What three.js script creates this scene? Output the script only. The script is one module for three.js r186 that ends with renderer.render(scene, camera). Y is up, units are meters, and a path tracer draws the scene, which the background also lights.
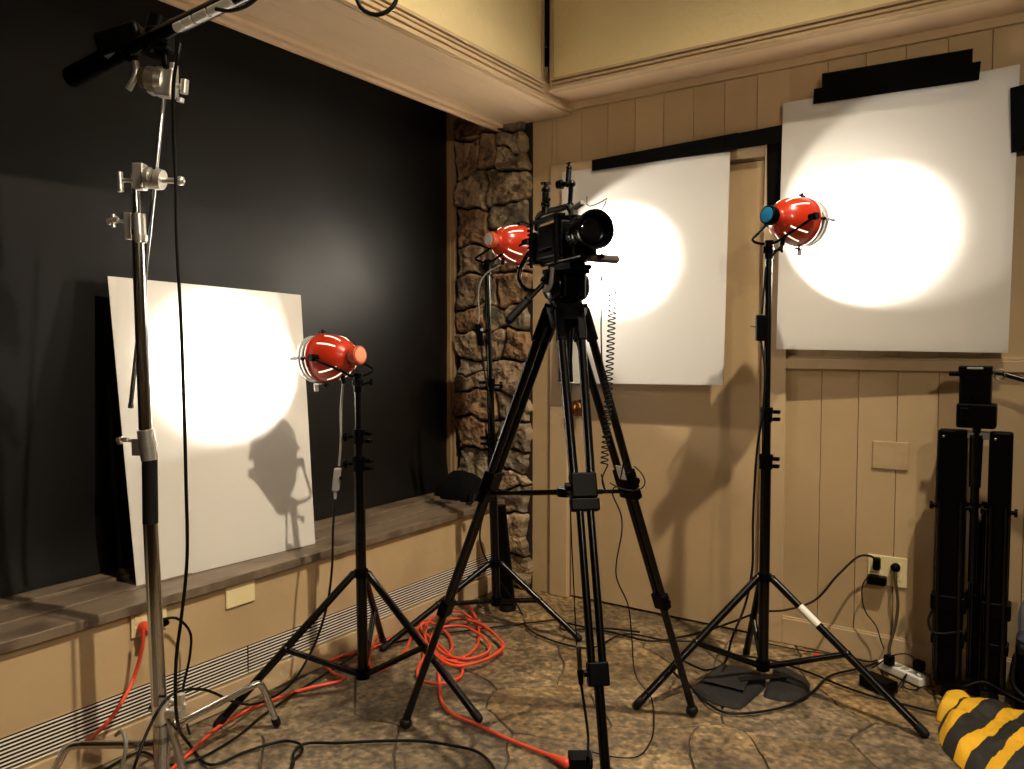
import * as THREE from 'three';
import { RoundedBoxGeometry } from 'three/addons/geometries/RoundedBoxGeometry.js';
import { mergeGeometries } from 'three/addons/utils/BufferGeometryUtils.js';
import { RectAreaLightUniformsLib } from 'three/addons/lights/RectAreaLightUniformsLib.js';

// ---------- camera, lights, exposure ----------
const scene = new THREE.Scene();
scene.background = new THREE.Color(0, 0, 0);
const camera = new THREE.PerspectiveCamera(52.48, 1024 / 769, 0.05, 40);
camera.position.set(2.417, 1.315, 3.484);
{
  const yaw = 34.3 * Math.PI / 180, p = Math.atan(39.5 / 780);
  camera.lookAt(2.417 - Math.sin(yaw) * Math.cos(p), 1.315 - Math.sin(p), 3.484 - Math.cos(yaw) * Math.cos(p));
}
camera.updateMatrixWorld(true);
const renderer = new THREE.WebGLRenderer({ antialias: true });
renderer.toneMapping = THREE.LinearToneMapping;
renderer.toneMappingExposure = 1.72;
renderer.shadowMap.enabled = true;
RectAreaLightUniformsLib.init();
const LAMP_A = 4.6, LAMP_B = 12, LAMP_C = 7.5, SPILL = 0.08, CEIL = 40, FILL = 5;     // candela of lamp beams, of the lamps' spill, and of the ceiling lamp and the added fill lamp
const LAMP = new THREE.Color(1, 0.92, 0.8), ROOM = new THREE.Color(1, 0.84, 0.62);
const CEIL_AT = [2.9, 4.4, 1.7], FILL_AT = [3.4, 2.4, 3.3];

// ---------- helpers ----------
let seed = 7;
const rnd = () => { seed = (seed * 1664525 + 1013904223) >>> 0; return seed / 4294967296; };
const rr = (a, b) => a + (b - a) * rnd();
const V3 = (a) => new THREE.Vector3(a[0], a[1], a[2]);
const add = (a, b) => [a[0] + b[0], a[1] + b[1], a[2] + b[2]];
const mix = (a, b, t) => [a[0] + (b[0] - a[0]) * t, a[1] + (b[1] - a[1]) * t, a[2] + (b[2] - a[2]) * t];
const usedNames = {};
const numbered = (n) => { const k = usedNames[n] = (usedNames[n] ?? -1) + 1; return k ? n + '_' + String(k).padStart(3, '0') : n; };
function clean(g) {
  if (g.index) g = g.toNonIndexed();
  for (const k of Object.keys(g.attributes)) if (!['position', 'normal', 'uv'].includes(k)) g.deleteAttribute(k);
  if (!g.attributes.uv) g.setAttribute('uv', new THREE.BufferAttribute(new Float32Array(g.attributes.position.count * 2), 2));
  return g;
}
const merge = (list) => Array.isArray(list) ? (list.length > 1 ? mergeGeometries(list.map(clean)) : list[0]) : list;
const rootOf = (o) => { while (o.parent && o.parent !== scene) o = o.parent; return o; };
function tag(o, label, category, group, kind) {
  if (label) o.userData.label = label;
  if (category) o.userData.category = category;
  if (group) o.userData.group = group;
  if (kind) o.userData.kind = kind;
  return o;
}
function thing(name, label, category, at = [0, 0, 0], group) {
  const o = new THREE.Group(); o.name = numbered(name); o.position.set(...at); scene.add(o);
  return tag(o, label, category, group);
}
// a part given in world coordinates, moved into the frame of its thing (things built this way are not turned)
function part(parent, name, geos, mat, label) {
  let g = merge(geos); const r = rootOf(parent);
  g.translate(-r.position.x, -r.position.y, -r.position.z);
  return localPart(parent, name, g, mat, label);
}
function localPart(parent, name, geos, mat, label) {
  const m = new THREE.Mesh(merge(geos), mat); m.name = name; m.castShadow = m.receiveShadow = true;
  if (label) m.userData.label = label;
  parent.add(m); return m;
}
function struct(name, geos, mat, parent = scene) {
  const m = new THREE.Mesh(merge(geos), mat); m.name = parent === scene ? numbered(name) : name; m.castShadow = m.receiveShadow = true;
  if (parent === scene) m.userData.kind = 'structure';
  parent.add(m); return m;
}
// boxes with uv in metres
function box(x0, x1, y0, y1, z0, z1, bevel = 0) {
  const w = x1 - x0, h = y1 - y0, d = z1 - z0;
  const g = bevel ? clean(new RoundedBoxGeometry(w, h, d, 2, Math.min(bevel, w / 2.1, h / 2.1, d / 2.1))) : clean(new THREE.BoxGeometry(w, h, d));
  g.translate((x0 + x1) / 2, (y0 + y1) / 2, (z0 + z1) / 2);
  return boxUV(g);
}
function boxUV(g) {
  g = clean(g);
  const p = g.attributes.position, n = g.attributes.normal, u = g.attributes.uv;
  for (let i = 0; i < p.count; i++) {
    const ax = Math.abs(n.getX(i)), ay = Math.abs(n.getY(i)), az = Math.abs(n.getZ(i));
    if (ax >= ay && ax >= az) u.setXY(i, p.getZ(i), p.getY(i));
    else if (ay >= az) u.setXY(i, p.getX(i), p.getZ(i));
    else u.setXY(i, p.getX(i), p.getY(i));
  }
  return g;
}
const UP = new THREE.Vector3(0, 1, 0);
function along(g, dir, at) {   // turns +Y to dir
  const q = new THREE.Quaternion().setFromUnitVectors(UP, V3(dir).normalize());
  return g.applyQuaternion(q).translate(...at);
}
function cyl(a, b, r0, r1 = r0, seg = 14) {
  const d = V3(b).sub(V3(a)), L = d.length();
  return along(new THREE.CylinderGeometry(r1, r0, L, seg), d.toArray(), mix(a, b, 0.5));
}
function bead(a, r, sx = 1, sy = 1, sz = 1, seg = 12) { return new THREE.SphereGeometry(r, seg, Math.max(6, seg * 0.7 | 0)).scale(sx, sy, sz).translate(...a); }
function tube(pts, r, seg = 8, step = 0.02, closed = false) {
  const c = new THREE.CatmullRomCurve3(pts.map(V3), closed, 'centripetal');
  return new THREE.TubeGeometry(c, Math.max(6, Math.min(400, Math.ceil(c.getLength() / step))), r, seg, closed);
}
function lathe(profile, seg = 28) { return new THREE.LatheGeometry(profile.map(([r, y]) => new THREE.Vector2(Math.max(r, 1e-4), y)), seg); }
function rbox(w, h, d, r, at, turn = 0, tilt = 0, roll = 0) {
  const g = clean(new RoundedBoxGeometry(w, h, d, 2, r));
  g.applyQuaternion(new THREE.Quaternion().setFromEuler(new THREE.Euler(tilt, turn, roll, 'YXZ')));
  return g.translate(...at);
}
// a sheet with thickness over four corners (bottom left, bottom right, top right, top left); the front faces the viewer of that order
function sheet(bl, br, tr, tl, t, nu = 1, nv = 1, wave = null) {
  const A = V3(bl), B = V3(br), C = V3(tr), D = V3(tl);
  const n = B.clone().sub(A).cross(D.clone().sub(A)).normalize(), W = B.distanceTo(A), H = D.distanceTo(A);
  const P = [], U = [], I = [], at = (u, v) => A.clone().multiplyScalar((1 - u) * (1 - v)).addScaledVector(B, u * (1 - v)).addScaledVector(C, u * v).addScaledVector(D, (1 - u) * v);
  for (const s of [0, 1]) for (let j = 0; j <= nv; j++) for (let i = 0; i <= nu; i++) {
    const u = i / nu, v = j / nv, p = at(u, v).addScaledVector(n, (s ? -t : 0) + (wave ? wave(u, v) : 0));
    P.push(p.x, p.y, p.z); U.push(u * W, v * H);
  }
  const row = nu + 1, off = row * (nv + 1), id = (i, j, s) => s * off + j * row + i;
  for (let j = 0; j < nv; j++) for (let i = 0; i < nu; i++) {
    I.push(id(i, j, 0), id(i + 1, j, 0), id(i + 1, j + 1, 0), id(i, j, 0), id(i + 1, j + 1, 0), id(i, j + 1, 0));
    I.push(id(i, j, 1), id(i + 1, j + 1, 1), id(i + 1, j, 1), id(i, j, 1), id(i, j + 1, 1), id(i + 1, j + 1, 1));
  }
  const edge = (a, b, c, d) => I.push(a, c, b, b, c, d);
  for (let i = 0; i < nu; i++) { edge(id(i, 0, 0), id(i + 1, 0, 0), id(i, 0, 1), id(i + 1, 0, 1)); edge(id(i + 1, nv, 0), id(i, nv, 0), id(i + 1, nv, 1), id(i, nv, 1)); }
  for (let j = 0; j < nv; j++) { edge(id(nu, j, 0), id(nu, j + 1, 0), id(nu, j, 1), id(nu, j + 1, 1)); edge(id(0, j + 1, 0), id(0, j, 0), id(0, j + 1, 1), id(0, j, 1)); }
  let g = new THREE.BufferGeometry();
  g.setAttribute('position', new THREE.Float32BufferAttribute(P, 3)); g.setAttribute('uv', new THREE.Float32BufferAttribute(U, 2)); g.setIndex(I);
  if (!wave) { g = g.toNonIndexed(); g.computeVertexNormals(); return g; }
  g.computeVertexNormals(); return g.toNonIndexed();
}

// ---------- noise and textures ----------
const hash = (x, y, s) => { let h = (Math.imul(x, 374761393) + Math.imul(y, 668265263) + Math.imul(s, 1442695041)) | 0; h = Math.imul(h ^ (h >>> 13), 1274126177); return ((h ^ (h >>> 16)) >>> 0) / 4294967296; };
function vnoise(x, y, per, s) {   // tileable value noise
  const xi = Math.floor(x), yi = Math.floor(y), fx = x - xi, fy = y - yi, m = (v) => ((v % per) + per) % per;
  const u = fx * fx * (3 - 2 * fx), v = fy * fy * (3 - 2 * fy);
  const a = hash(m(xi), m(yi), s), b = hash(m(xi + 1), m(yi), s), c = hash(m(xi), m(yi + 1), s), d = hash(m(xi + 1), m(yi + 1), s);
  return a + (b - a) * u + (c - a) * v + (a - b - c + d) * u * v;
}
function fbm(x, y, per, s, oct = 5) { let t = 0, a = 0.5, n = 0; for (let o = 0; o < oct; o++) { t += a * vnoise(x, y, per, s + o); n += a; x *= 2; y *= 2; per *= 2; a *= 0.5; } return t / n; }
function texture(size, metres, f, srgb) {   // f(u, v) -> [r, g, b] 0..1
  const d = new Uint8Array(size * size * 4);
  for (let j = 0; j < size; j++) for (let i = 0; i < size; i++) {
    const c = f(i / size, j / size), k = 4 * (j * size + i);
    for (let q = 0; q < 3; q++) d[k + q] = Math.max(0, Math.min(255, 255 * (Array.isArray(c) ? c[q] : c)));
    d[k + 3] = 255;
  }
  const t = new THREE.DataTexture(d, size, size); t.magFilter = THREE.LinearFilter; t.minFilter = THREE.LinearMipmapLinearFilter; t.generateMipmaps = true;
  t.wrapS = t.wrapT = THREE.RepeatWrapping; t.repeat.set(1 / metres, 1 / metres); if (srgb) t.colorSpace = THREE.SRGBColorSpace; t.needsUpdate = true;
  return t;
}
const lerp3 = (a, b, t) => [a[0] + (b[0] - a[0]) * t, a[1] + (b[1] - a[1]) * t, a[2] + (b[2] - a[2]) * t];
const clamp = (x) => Math.max(0, Math.min(1, x)), smooth = (a, b, x) => { const t = clamp((x - a) / (b - a)); return t * t * (3 - 2 * t); };

const bumpFine = texture(256, 0.35, (u, v) => fbm(u * 16, v * 16, 16, 3, 4));
const bumpStucco = texture(256, 0.25, (u, v) => smooth(0.35, 0.7, fbm(u * 14, v * 14, 14, 11, 3)));
const paintTone = (s, lo) => texture(256, 1.7, (u, v) => { const n = lo + (1 - lo) * fbm(u * 5, v * 5, 5, s, 5); return [n, n, n]; }, true);
const paintMap = paintTone(21, 0.88);
const std = (color, roughness, extra = {}) => new THREE.MeshStandardMaterial({ color, roughness, ...extra });
const phys = (color, roughness, extra = {}) => new THREE.MeshPhysicalMaterial({ color, roughness, ...extra });
const M = {};
M.paint = std('#c2a880', 0.5, { map: paintMap, bumpMap: bumpFine, bumpScale: 0.0006 });
M.plank = [std('#c2a880', 0.5, { map: paintMap, bumpMap: bumpFine, bumpScale: 0.0006 }), std('#bda37b', 0.5, { map: paintMap, bumpMap: bumpFine, bumpScale: 0.0006 }), std('#c6ac84', 0.5, { map: paintMap, bumpMap: bumpFine, bumpScale: 0.0006 })];
M.trim = std('#c8ae89', 0.42, { map: paintMap });
M.groove = std('#6b5a42', 0.8);
M.door = std('#c4aa82', 0.42, { map: paintMap, bumpMap: bumpFine, bumpScale: 0.0004 });
M.soffit = std('#e8cba6', 0.5, { map: paintMap });
M.stucco = std('#e2d09e', 0.75, { bumpMap: bumpStucco, bumpScale: 0.0009 });
M.dark = std('#050505', 0.9);
M.gap = std('#1a140e', 0.9);
M.board = std('#cdcac4', 0.55);
M.fabric = phys('#ffffff', 0.42, { specularIntensity: 0.8, map: texture(256, 1.3, (u, v) => { const n = 0.6 + 0.4 * fbm(u * 8, v * 8, 8, 5, 5), w = 0.9 + 0.1 * hash(u * 256 | 0, v * 256 | 0, 4); return [0.038 * n * w, 0.033 * n * w, 0.034 * n * w]; }, true) });
M.black = phys('#030304', 0.4, { specularIntensity: 0.13 });
M.blackGloss = phys('#040405', 0.22, { specularIntensity: 0.6 });
M.blackTube = phys('#030304', 0.26, { specularIntensity: 0.65 });
M.rubber = phys('#070707', 0.6, { specularIntensity: 0.5 });
M.cable = phys('#060605', 0.5, { specularIntensity: 0.4 });
M.tape = phys('#030303', 0.9, { specularIntensity: 0.25, bumpMap: bumpFine, bumpScale: 0.0004 });
M.chrome = std('#cfd3d8', 0.12, { metalness: 1 });
M.castMetal = std('#e2e0da', 0.28, { metalness: 0.85 });
M.whitePaint = std('#e6e3dc', 0.35);
M.red = phys('#bb2f15', 0.3, { clearcoat: 0.7, clearcoatRoughness: 0.12 });
M.redDark = phys('#b8431d', 0.4, { clearcoat: 0.4 });
M.blueCap = std('#1c7fb4', 0.4);
M.capFace = std('#e2936c', 0.45);
M.rim = std('#d6d6d4', 0.35, { metalness: 0.6 });
M.glow = new THREE.MeshStandardMaterial({ color: '#fff1dd', emissive: new THREE.Color(1, 0.86, 0.66), emissiveIntensity: 0.7, roughness: 0.5 });
M.lens = new THREE.MeshStandardMaterial({ color: '#fff6e8', emissive: new THREE.Color(1, 0.92, 0.8), emissiveIntensity: 0.5, roughness: 0.3 });
M.orange = std('#d9482b', 0.45);
M.cream = std('#e6d8a8', 0.35);
M.brass = std('#8a5a2a', 0.25, { metalness: 0.9 });
M.greyPlastic = std('#8e8d88', 0.45);
M.whitePlastic = std('#dfddd5', 0.35);

// flagstone: cleft relief, streaks and patches of lighter mineral
const flagBump = texture(512, 1.1, (u, v) => { const w = fbm(u * 4, v * 4, 4, 31, 3); return 0.6 * fbm(u * 7 + w * 2, v * 7, 7, 33, 6) + 0.4 * Math.pow(1 - Math.abs(2 * fbm(u * 6, v * 6, 6, 36, 5) - 1), 4); });
function flagMap(s, a, b, c, light) {
  return texture(512, 1.3, (u, v) => {
    const w = fbm(u * 4, v * 4, 4, s, 4), n = fbm(u * 4 + 0.8 * w, v * 4, 4, s + 5, 6), m = smooth(light, light + 0.12, fbm(u * 4 + 0.6 * w, v * 8, 4, s + 9, 6)) * smooth(0.42, 0.6, fbm(u * 3, v * 3, 3, s + 12, 3));
    const vein = Math.pow(1 - Math.abs(2 * fbm(u * 5 + w, v * 5, 5, s + 15, 5) - 1), 12), fine = 0.45 + 1.1 * fbm(u * 80, v * 80, 80, s + 20, 3);
    let col = lerp3(a, b, smooth(0.3, 0.7, n)); col = lerp3(col, c, m * 0.85); col = lerp3(col, [0.2, 0.17, 0.14], vein * 0.4);
    return [col[0] * fine, col[1] * fine, col[2] * fine];
  }, true);
}
M.flag = [
  flagMap(40, [0.47, 0.42, 0.355], [0.545, 0.485, 0.405], [0.67, 0.60, 0.48], 0.56),
  flagMap(60, [0.45, 0.39, 0.315], [0.535, 0.46, 0.36], [0.66, 0.575, 0.44], 0.50),
  flagMap(80, [0.49, 0.42, 0.315], [0.57, 0.48, 0.35], [0.68, 0.575, 0.41], 0.48),
].map((map) => std('#dcd8ce', 0.5, { map, bumpMap: flagBump, bumpScale: 0.007 }));
M.mortar = std('#4e4436', 0.85, { bumpMap: bumpFine, bumpScale: 0.003 });
const rockBump = texture(512, 0.5, (u, v) => 0.5 * fbm(u * 8, v * 8, 8, 131, 6) + 0.5 * Math.pow(1 - Math.abs(2 * fbm(u * 7, v * 7, 7, 136, 5) - 1), 2));
const rockMap = (s, a, b, c) => texture(512, 0.6, (u, v) => { const n = fbm(u * 6, v * 6, 6, s, 6), m = smooth(0.5, 0.66, fbm(u * 9, v * 9, 9, s + 7, 5)), k = smooth(0.52, 0.68, fbm(u * 14, v * 14, 14, s + 13, 4)); return lerp3(lerp3(lerp3(a, b, smooth(0.3, 0.7, n)), c, 0.7 * m), [0.12, 0.09, 0.07], 0.4 * k); }, true);
M.rock = [rockMap(140, [0.50, 0.42, 0.32], [0.66, 0.57, 0.45], [0.74, 0.65, 0.53]), rockMap(160, [0.50, 0.39, 0.28], [0.66, 0.53, 0.39], [0.58, 0.44, 0.31]), rockMap(180, [0.42, 0.37, 0.30], [0.54, 0.48, 0.40], [0.68, 0.61, 0.50])].map((map) => std('#ffffff', 0.75, { map, bumpMap: rockBump, bumpScale: 0.025 }));
M.rockMortar = std('#1c1611', 0.95, { bumpMap: bumpFine, bumpScale: 0.004 });
M.sill = std('#e4e0da', 0.42, { map: texture(512, 1.2, (u, v) => { const g = fbm(u * 30, v * 3, 30, 210, 4), k = smooth(0.55, 0.7, fbm(u * 6, v * 4, 4, 215, 5)); return lerp3(lerp3([0.38, 0.33, 0.28], [0.56, 0.50, 0.43], g), [0.27, 0.22, 0.18], 0.6 * k); }, true), bumpMap: bumpFine, bumpScale: 0.001 });

// ---------- flat cells for stones ----------
function cells(seeds, x0, x1, y0, y1) {
  return seeds.map((s, k) => {
    let poly = [[x0, y0], [x1, y0], [x1, y1], [x0, y1]];
    seeds.forEach((t, j) => {
      if (j === k || !poly.length) return;
      const nx = t[0] - s[0], ny = t[1] - s[1], c = (t[0] * t[0] + t[1] * t[1] - s[0] * s[0] - s[1] * s[1]) / 2, out = [];
      for (let i = 0; i < poly.length; i++) {
        const p = poly[i], q = poly[(i + 1) % poly.length], dp = p[0] * nx + p[1] * ny - c, dq = q[0] * nx + q[1] * ny - c;
        if (dp <= 0) out.push(p);
        if (dp * dq < 0) { const f = dp / (dp - dq); out.push([p[0] + (q[0] - p[0]) * f, p[1] + (q[1] - p[1]) * f]); }
      }
      poly = out;
    });
    return poly;
  });
}
// wavy, shrunk outline of a cell; the same noise field bends both sides of a joint
function outline(poly, gap, step, bend, freq, round = 0) {
  const cx = poly.reduce((a, p) => a + p[0], 0) / poly.length, cy = poly.reduce((a, p) => a + p[1], 0) / poly.length, pts = [];
  for (let i = 0; i < poly.length; i++) {
    const p = poly[i], q = poly[(i + 1) % poly.length], L = Math.hypot(q[0] - p[0], q[1] - p[1]), n = Math.max(1, Math.round(L / step));
    for (let j = 0; j < n; j++) pts.push([p[0] + (q[0] - p[0]) * j / n, p[1] + (q[1] - p[1]) * j / n]);
  }
  let res = pts;
  for (let k = 0; k < round; k++) res = res.map((p, i) => { const a = res[(i + res.length - 1) % res.length], b = res[(i + 1) % res.length]; return [(a[0] + 2 * p[0] + b[0]) / 4, (a[1] + 2 * p[1] + b[1]) / 4]; });
  return res.map(([x, y]) => {
    const bx = x + bend * (fbm(x * freq + 50, y * freq + 50, 4096, 301, 3) - 0.5), by = y + bend * (fbm(x * freq + 90, y * freq + 20, 4096, 311, 3) - 0.5);
    const d = Math.hypot(x - cx, y - cy) || 1, f = Math.max(0.2, 1 - gap / d);
    return [bx - (x - cx) * (1 - f), by - (y - cy) * (1 - f)];
  });
}
// a stone from an outline in the plane: side wall, bevel, uneven face. h: height, rough: unevenness
function stoneGeo(o, h, bevel, rough, rings, freq) {
  const n = o.length, cx = o.reduce((a, p) => a + p[0], 0) / n, cy = o.reduce((a, p) => a + p[1], 0) / n, P = [], U = [], I = [];
  const levels = [[1, -0.01], [1, h - bevel], [1 - bevel * 3, h]];
  for (let r = 1; r < rings; r++) levels.push([(1 - bevel * 3) * (1 - r / rings), h]);
  levels.forEach(([s, z], li) => o.forEach(([x, y]) => {
    const px = cx + (x - cx) * s, py = cy + (y - cy) * s, k = li < 1 ? 0 : li === 1 ? 0.4 : 1;
    const w = rough * k * (fbm(px * freq + 30, py * freq + 30, 4096, 401, 4) - 0.5) * 2;
    P.push(px, py, z + w); U.push(px, py);
  }));
  P.push(cx, cy, h + rough * (fbm(cx * freq + 30, cy * freq + 30, 4096, 401, 4) - 0.5) * 2); U.push(cx, cy);
  for (let l = 0; l < levels.length - 1; l++) for (let i = 0; i < n; i++) { const j = (i + 1) % n, a = l * n, b = a + n; I.push(a + i, a + j, b + j, a + i, b + j, b + i); }
  const last = (levels.length - 1) * n, c = levels.length * n;
  for (let i = 0; i < n; i++) I.push(last + i, last + (i + 1) % n, c);
  const g = new THREE.BufferGeometry(); g.setAttribute('position', new THREE.Float32BufferAttribute(P, 3)); g.setAttribute('uv', new THREE.Float32BufferAttribute(U, 2)); g.setIndex(I); g.computeVertexNormals();
  return g;
}

// ---------- the room ----------
const RX = 7.5, RZ = 8.0, TOP = 4.6;
{
  const floor = struct('floor', box(-0.6, RX + 0.2, -0.2, -0.012, -0.3, RZ + 0.2), M.mortar);
  const near = [[1.106,0,1.401], [1.426,0,1.182], [1.022,0,1.161], [0.892,0,1.493], [1.729,0,0.642], [1.245,0,0.858], [2.032,0,0.369], [2.279,0,0.295], [1.874,0,0.978], [0.943,0,0.68], [0.642,0,0.823], [0.485,0,1.275], [0.511,0,1.753], [0.142,0,1.61], [0.804,0,0.219], [1.439,0,0.15], [1.601,0,1.158], [0.254,0,2.076], [0.146,0,0.746], [0.364,0,0.178], [1.736,0,0.014], [2.157,0,0.778], [1.202,0,0.174], [0.04,0,0.966], [2.068,0,-0.051]].map((p) => [p[0], p[2]]);
  const far = [];
  for (let z = 0.3; z < RZ; z += 0.62) for (let x = 0.2; x < RX; x += 0.7) {
    const q = [x + rr(-0.2, 0.2), z + rr(-0.2, 0.2)];
    if (near.every((p) => Math.hypot(p[0] - q[0], p[1] - q[1]) > 0.48)) far.push(q);
  }
  const all = near.concat(far), tones = [1, 1, 2, 0, 0, 1, 2, 2, 1, 2, 1, 0, 0, 0, 1, 1, 1, 0, 0, 2, 2, 0, 1, 1, 2];
  cells(all, -0.25, RX + 0.1, -0.22, RZ + 0.1).forEach((poly, k) => {
    if (poly.length < 3) return;
    const o = outline(poly, 0.0045, 0.04, 0.13, 3.2);
    const g = stoneGeo(o.map(([x, z]) => [x, -z]).reverse(), 0.0, 0.004, 0.002, 4, 5);   // drawn in (x, -z), then laid flat
    g.rotateX(-Math.PI / 2).translate(0, -0.002 + rr(-0.001, 0.001), 0);
    struct('flagstone', g, M.flag[k < tones.length ? tones[k] : (rnd() * 3) | 0], floor);
  });

  // the window side: knee wall under the sill, deep recess, header
  const wl = struct('wall_left', [box(-0.55, 0, -0.1, 0.085, -0.3, RZ), box(-0.55, -0.04, 0.085, 0.2, -0.3, RZ), box(-0.55, 0, 0.2, 0.443, -0.3, RZ), box(-0.6, -0.42, 0.4, 2.75, -0.3, RZ)], M.paint);
  struct('grille_back', box(-0.045, -0.03, 0.09, 0.199, 0.02, RZ - 0.1), M.dark, wl);
  for (const [z0, z1] of [[0.06, 1.683], [1.69, 3.3], [3.307, 5]]) {
    for (let i = 0; i < 9; i++) { const y = 0.0995 + i * 0.0117; struct('grille_slat', box(0.001, 0.0035, y - 0.002, y + 0.002, z0, z1), M.slat ??= std('#eee6d8', 0.35), wl); }
  }
  struct('grille_edge', [box(-0.03, 0.002, 0.2, 0.2035, 0, 5)], M.trim, wl);
  struct('baseboard_left', box(0, 0.014, 0, 0.088, 0.02, RZ, 0.003), M.trim);
  const sill = struct('sill_slab', box(-0.42, 0.022, 0.446, 0.48, 0.0, RZ, 0.004), M.sill, wl);
  struct('sill_step', box(-0.42, -0.26, 0.48, 0.497, 0.03, RZ, 0.003), M.sill, wl);
  struct('sill_step', box(-0.27, -0.13, 0.478, 0.486, 0.03, RZ, 0.003), M.sill, wl);
  const win = struct('window_1', [box(-0.42, -0.332, 0.48, 2.7, 0.0, 0.03, 0.003), box(-0.42, -0.352, 0.48, 2.7, 0.03, 0.042, 0.002)], M.jamb ??= std('#a98d66', 0.5, { map: paintMap }));
  win.userData.label = 'tan window jamb at the edge of the black cloth';

  // stone strip in the corner
  const st = struct('wall_stone', box(-0.6, 0.172, -0.2, 2.72, -0.2, 0.004), M.rockMortar);
  // rough courses of two or three stones, their heights and ends uneven
  const polys = []; let y0 = 0;
  for (let r = 0; y0 < 2.72; r++) {
    const h = rr(0.13, 0.21), n = r % 3 === 1 ? 3 : 2, cuts = [-0.322];
    for (let i = 1; i < n; i++) cuts.push(-0.322 + 0.49 * (i / n + rr(-0.1, 0.1)));
    cuts.push(0.168);
    for (let i = 0; i < n; i++) {
      const a = cuts[i], b = cuts[i + 1], y1 = y0 + h, t = rr(-0.02, 0.02);
      if (b - a > 0.2 && h > 0.18 && rnd() < 0.35) { const m = y0 + h * rr(0.4, 0.6); polys.push([[a, y0], [b, y0], [b, m + t], [a, m - t]], [[a, m - t], [b, m + t], [b, y1], [a, y1]]); }
      else polys.push([[a, y0], [b, y0], [b, y1], [a, y1]]);
    }
    y0 += h;
  }
  polys.forEach((poly) => {
    const o = outline(poly, 0.008, 0.02, 0.1, 9, 1);
    struct('stone', stoneGeo(o, 0.03 + rr(0, 0.025), 0.014, 0.018, 7, 20), M.rock[(rnd() * 2.99) | 0], st);
  });

  // back wall: planks over a dark backing, door with casing, rail, baseboard
  const wb = struct('wall_back', [box(0.17, 0.40, -0.25, 2.7, -0.25, -0.012), box(0.40, 1.38, 2.13, 2.7, -0.25, -0.012), box(1.38, RX + 0.2, -0.25, 2.7, -0.25, -0.012), box(0.39, 1.39, -0.1, 2.2, -0.25, -0.12)], M.groove);
  const plank = (x0, x1, y0, y1) => struct('plank', box(x0 + 0.0011, x1 - 0.0011, y0, y1, -0.02, 0, 0.0016), M.plank[(rnd() * 3) | 0], wb);
  plank(0.172, 0.291, 0, 2.5);
  const cut = (k) => 0.318 + 0.1466 * k;
  plank(0.291, 0.318, 2.22, 2.5);
  for (let k = 0; k < 8; k++) plank(cut(k), cut(k + 1), 2.22, 2.5);
  plank(1.48, cut(9), 0.1, 2.5);
  for (let k = 9; k < 26; k++) { plank(cut(k), cut(k + 1), 1.24, 2.5); plank(cut(k), cut(k + 1), 0.1, 1.22); }
  struct('plank', box(cut(26), RX, 0.1, 2.5, -0.02, 0), M.plank[0], wb);
  const door = struct('door_1', box(0.4035, 1.3765, 0.008, 2.127, -0.055, -0.012, 0.003), M.door);
  struct('door_knob', along(lathe([[0, 0], [0.032, 0], [0.033, 0.004], [0.028, 0.009], [0.013, 0.012], [0.011, 0.03], [0.02, 0.036], [0.03, 0.046], [0.032, 0.056], [0.028, 0.066], [0.018, 0.072], [0, 0.074]]), [0, 0, 1], [0.462, 0.993, -0.013]).translate(-0.462, -0.993, 0).scale(1.3, 1.3, 1.05).translate(0.462, 0.993, 0), M.brass, door);
  for (const y of [0.28, 1.07, 1.88]) struct('hinge', [cyl([1.3795, y - 0.05, -0.006], [1.3795, y + 0.05, -0.006], 0.006), box(1.362, 1.38, y - 0.045, y + 0.045, -0.014, -0.01)], M.trim, door);
  struct('trim_1', [box(0.291, 0.395, 0, 2.235, -0.03, 0.018, 0.003), box(1.386, 1.492, 0, 2.235, -0.03, 0.018, 0.003), box(0.395, 1.386, 2.14, 2.235, -0.03, 0.018, 0.003), box(0.389, 0.397, 0, 2.14, -0.05, 0.006), box(1.383, 1.388, 0, 2.14, -0.05, 0.006)], M.trim);
  struct('trim_2', [box(1.492, RX, 1.212, 1.256, -0.01, 0.026, 0.004), box(1.492, RX, 1.256, 1.268, -0.01, 0.012, 0.003)], M.trim);
  struct('trim_3', [box(0.172, RX, 2.497, 2.547, -0.02, 0.02, 0.003)], M.trim);
  struct('baseboard_back', [box(1.492, RX, 0, 0.112, -0.02, 0.012, 0.003), box(1.492, RX, 0.108, 0.12, -0.02, 0.007, 0.002)], M.trim);

  // soffits, fascias and the raised ceiling
  const sof = struct('ceiling', [box(-0.6, RX + 0.2, TOP, TOP + 0.2, -0.3, RZ + 0.2), box(-0.028, 0.375, 2.50, 2.72, -0.3, RZ), box(-0.6, 0.1, 2.70, 2.9, -0.3, RZ), box(0.3, RX + 0.2, 2.56, 2.75, -0.3, 0.225)], M.soffit);
  for (const [x0, x1] of [[-0.02, 0.062], [0.066, 0.2], [0.2025, 0.335], [0.3375, 0.392]]) struct('soffit_board', box(x0, x1, x0 < -0.1 ? 2.492 : 2.478, 2.52, -0.02, RZ, 0.0025), M.soffit, sof);
  struct('soffit_lip', [box(-0.03, -0.012, 2.45, 2.72, 0, RZ), box(-0.008, 0.02, 2.462, 2.5, 0, RZ)], M.soffit, sof);
  struct('soffit_board', box(0.39, RX, 2.532, 2.57, 0, 0.236, 0.003), M.soffit, sof);
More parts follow.
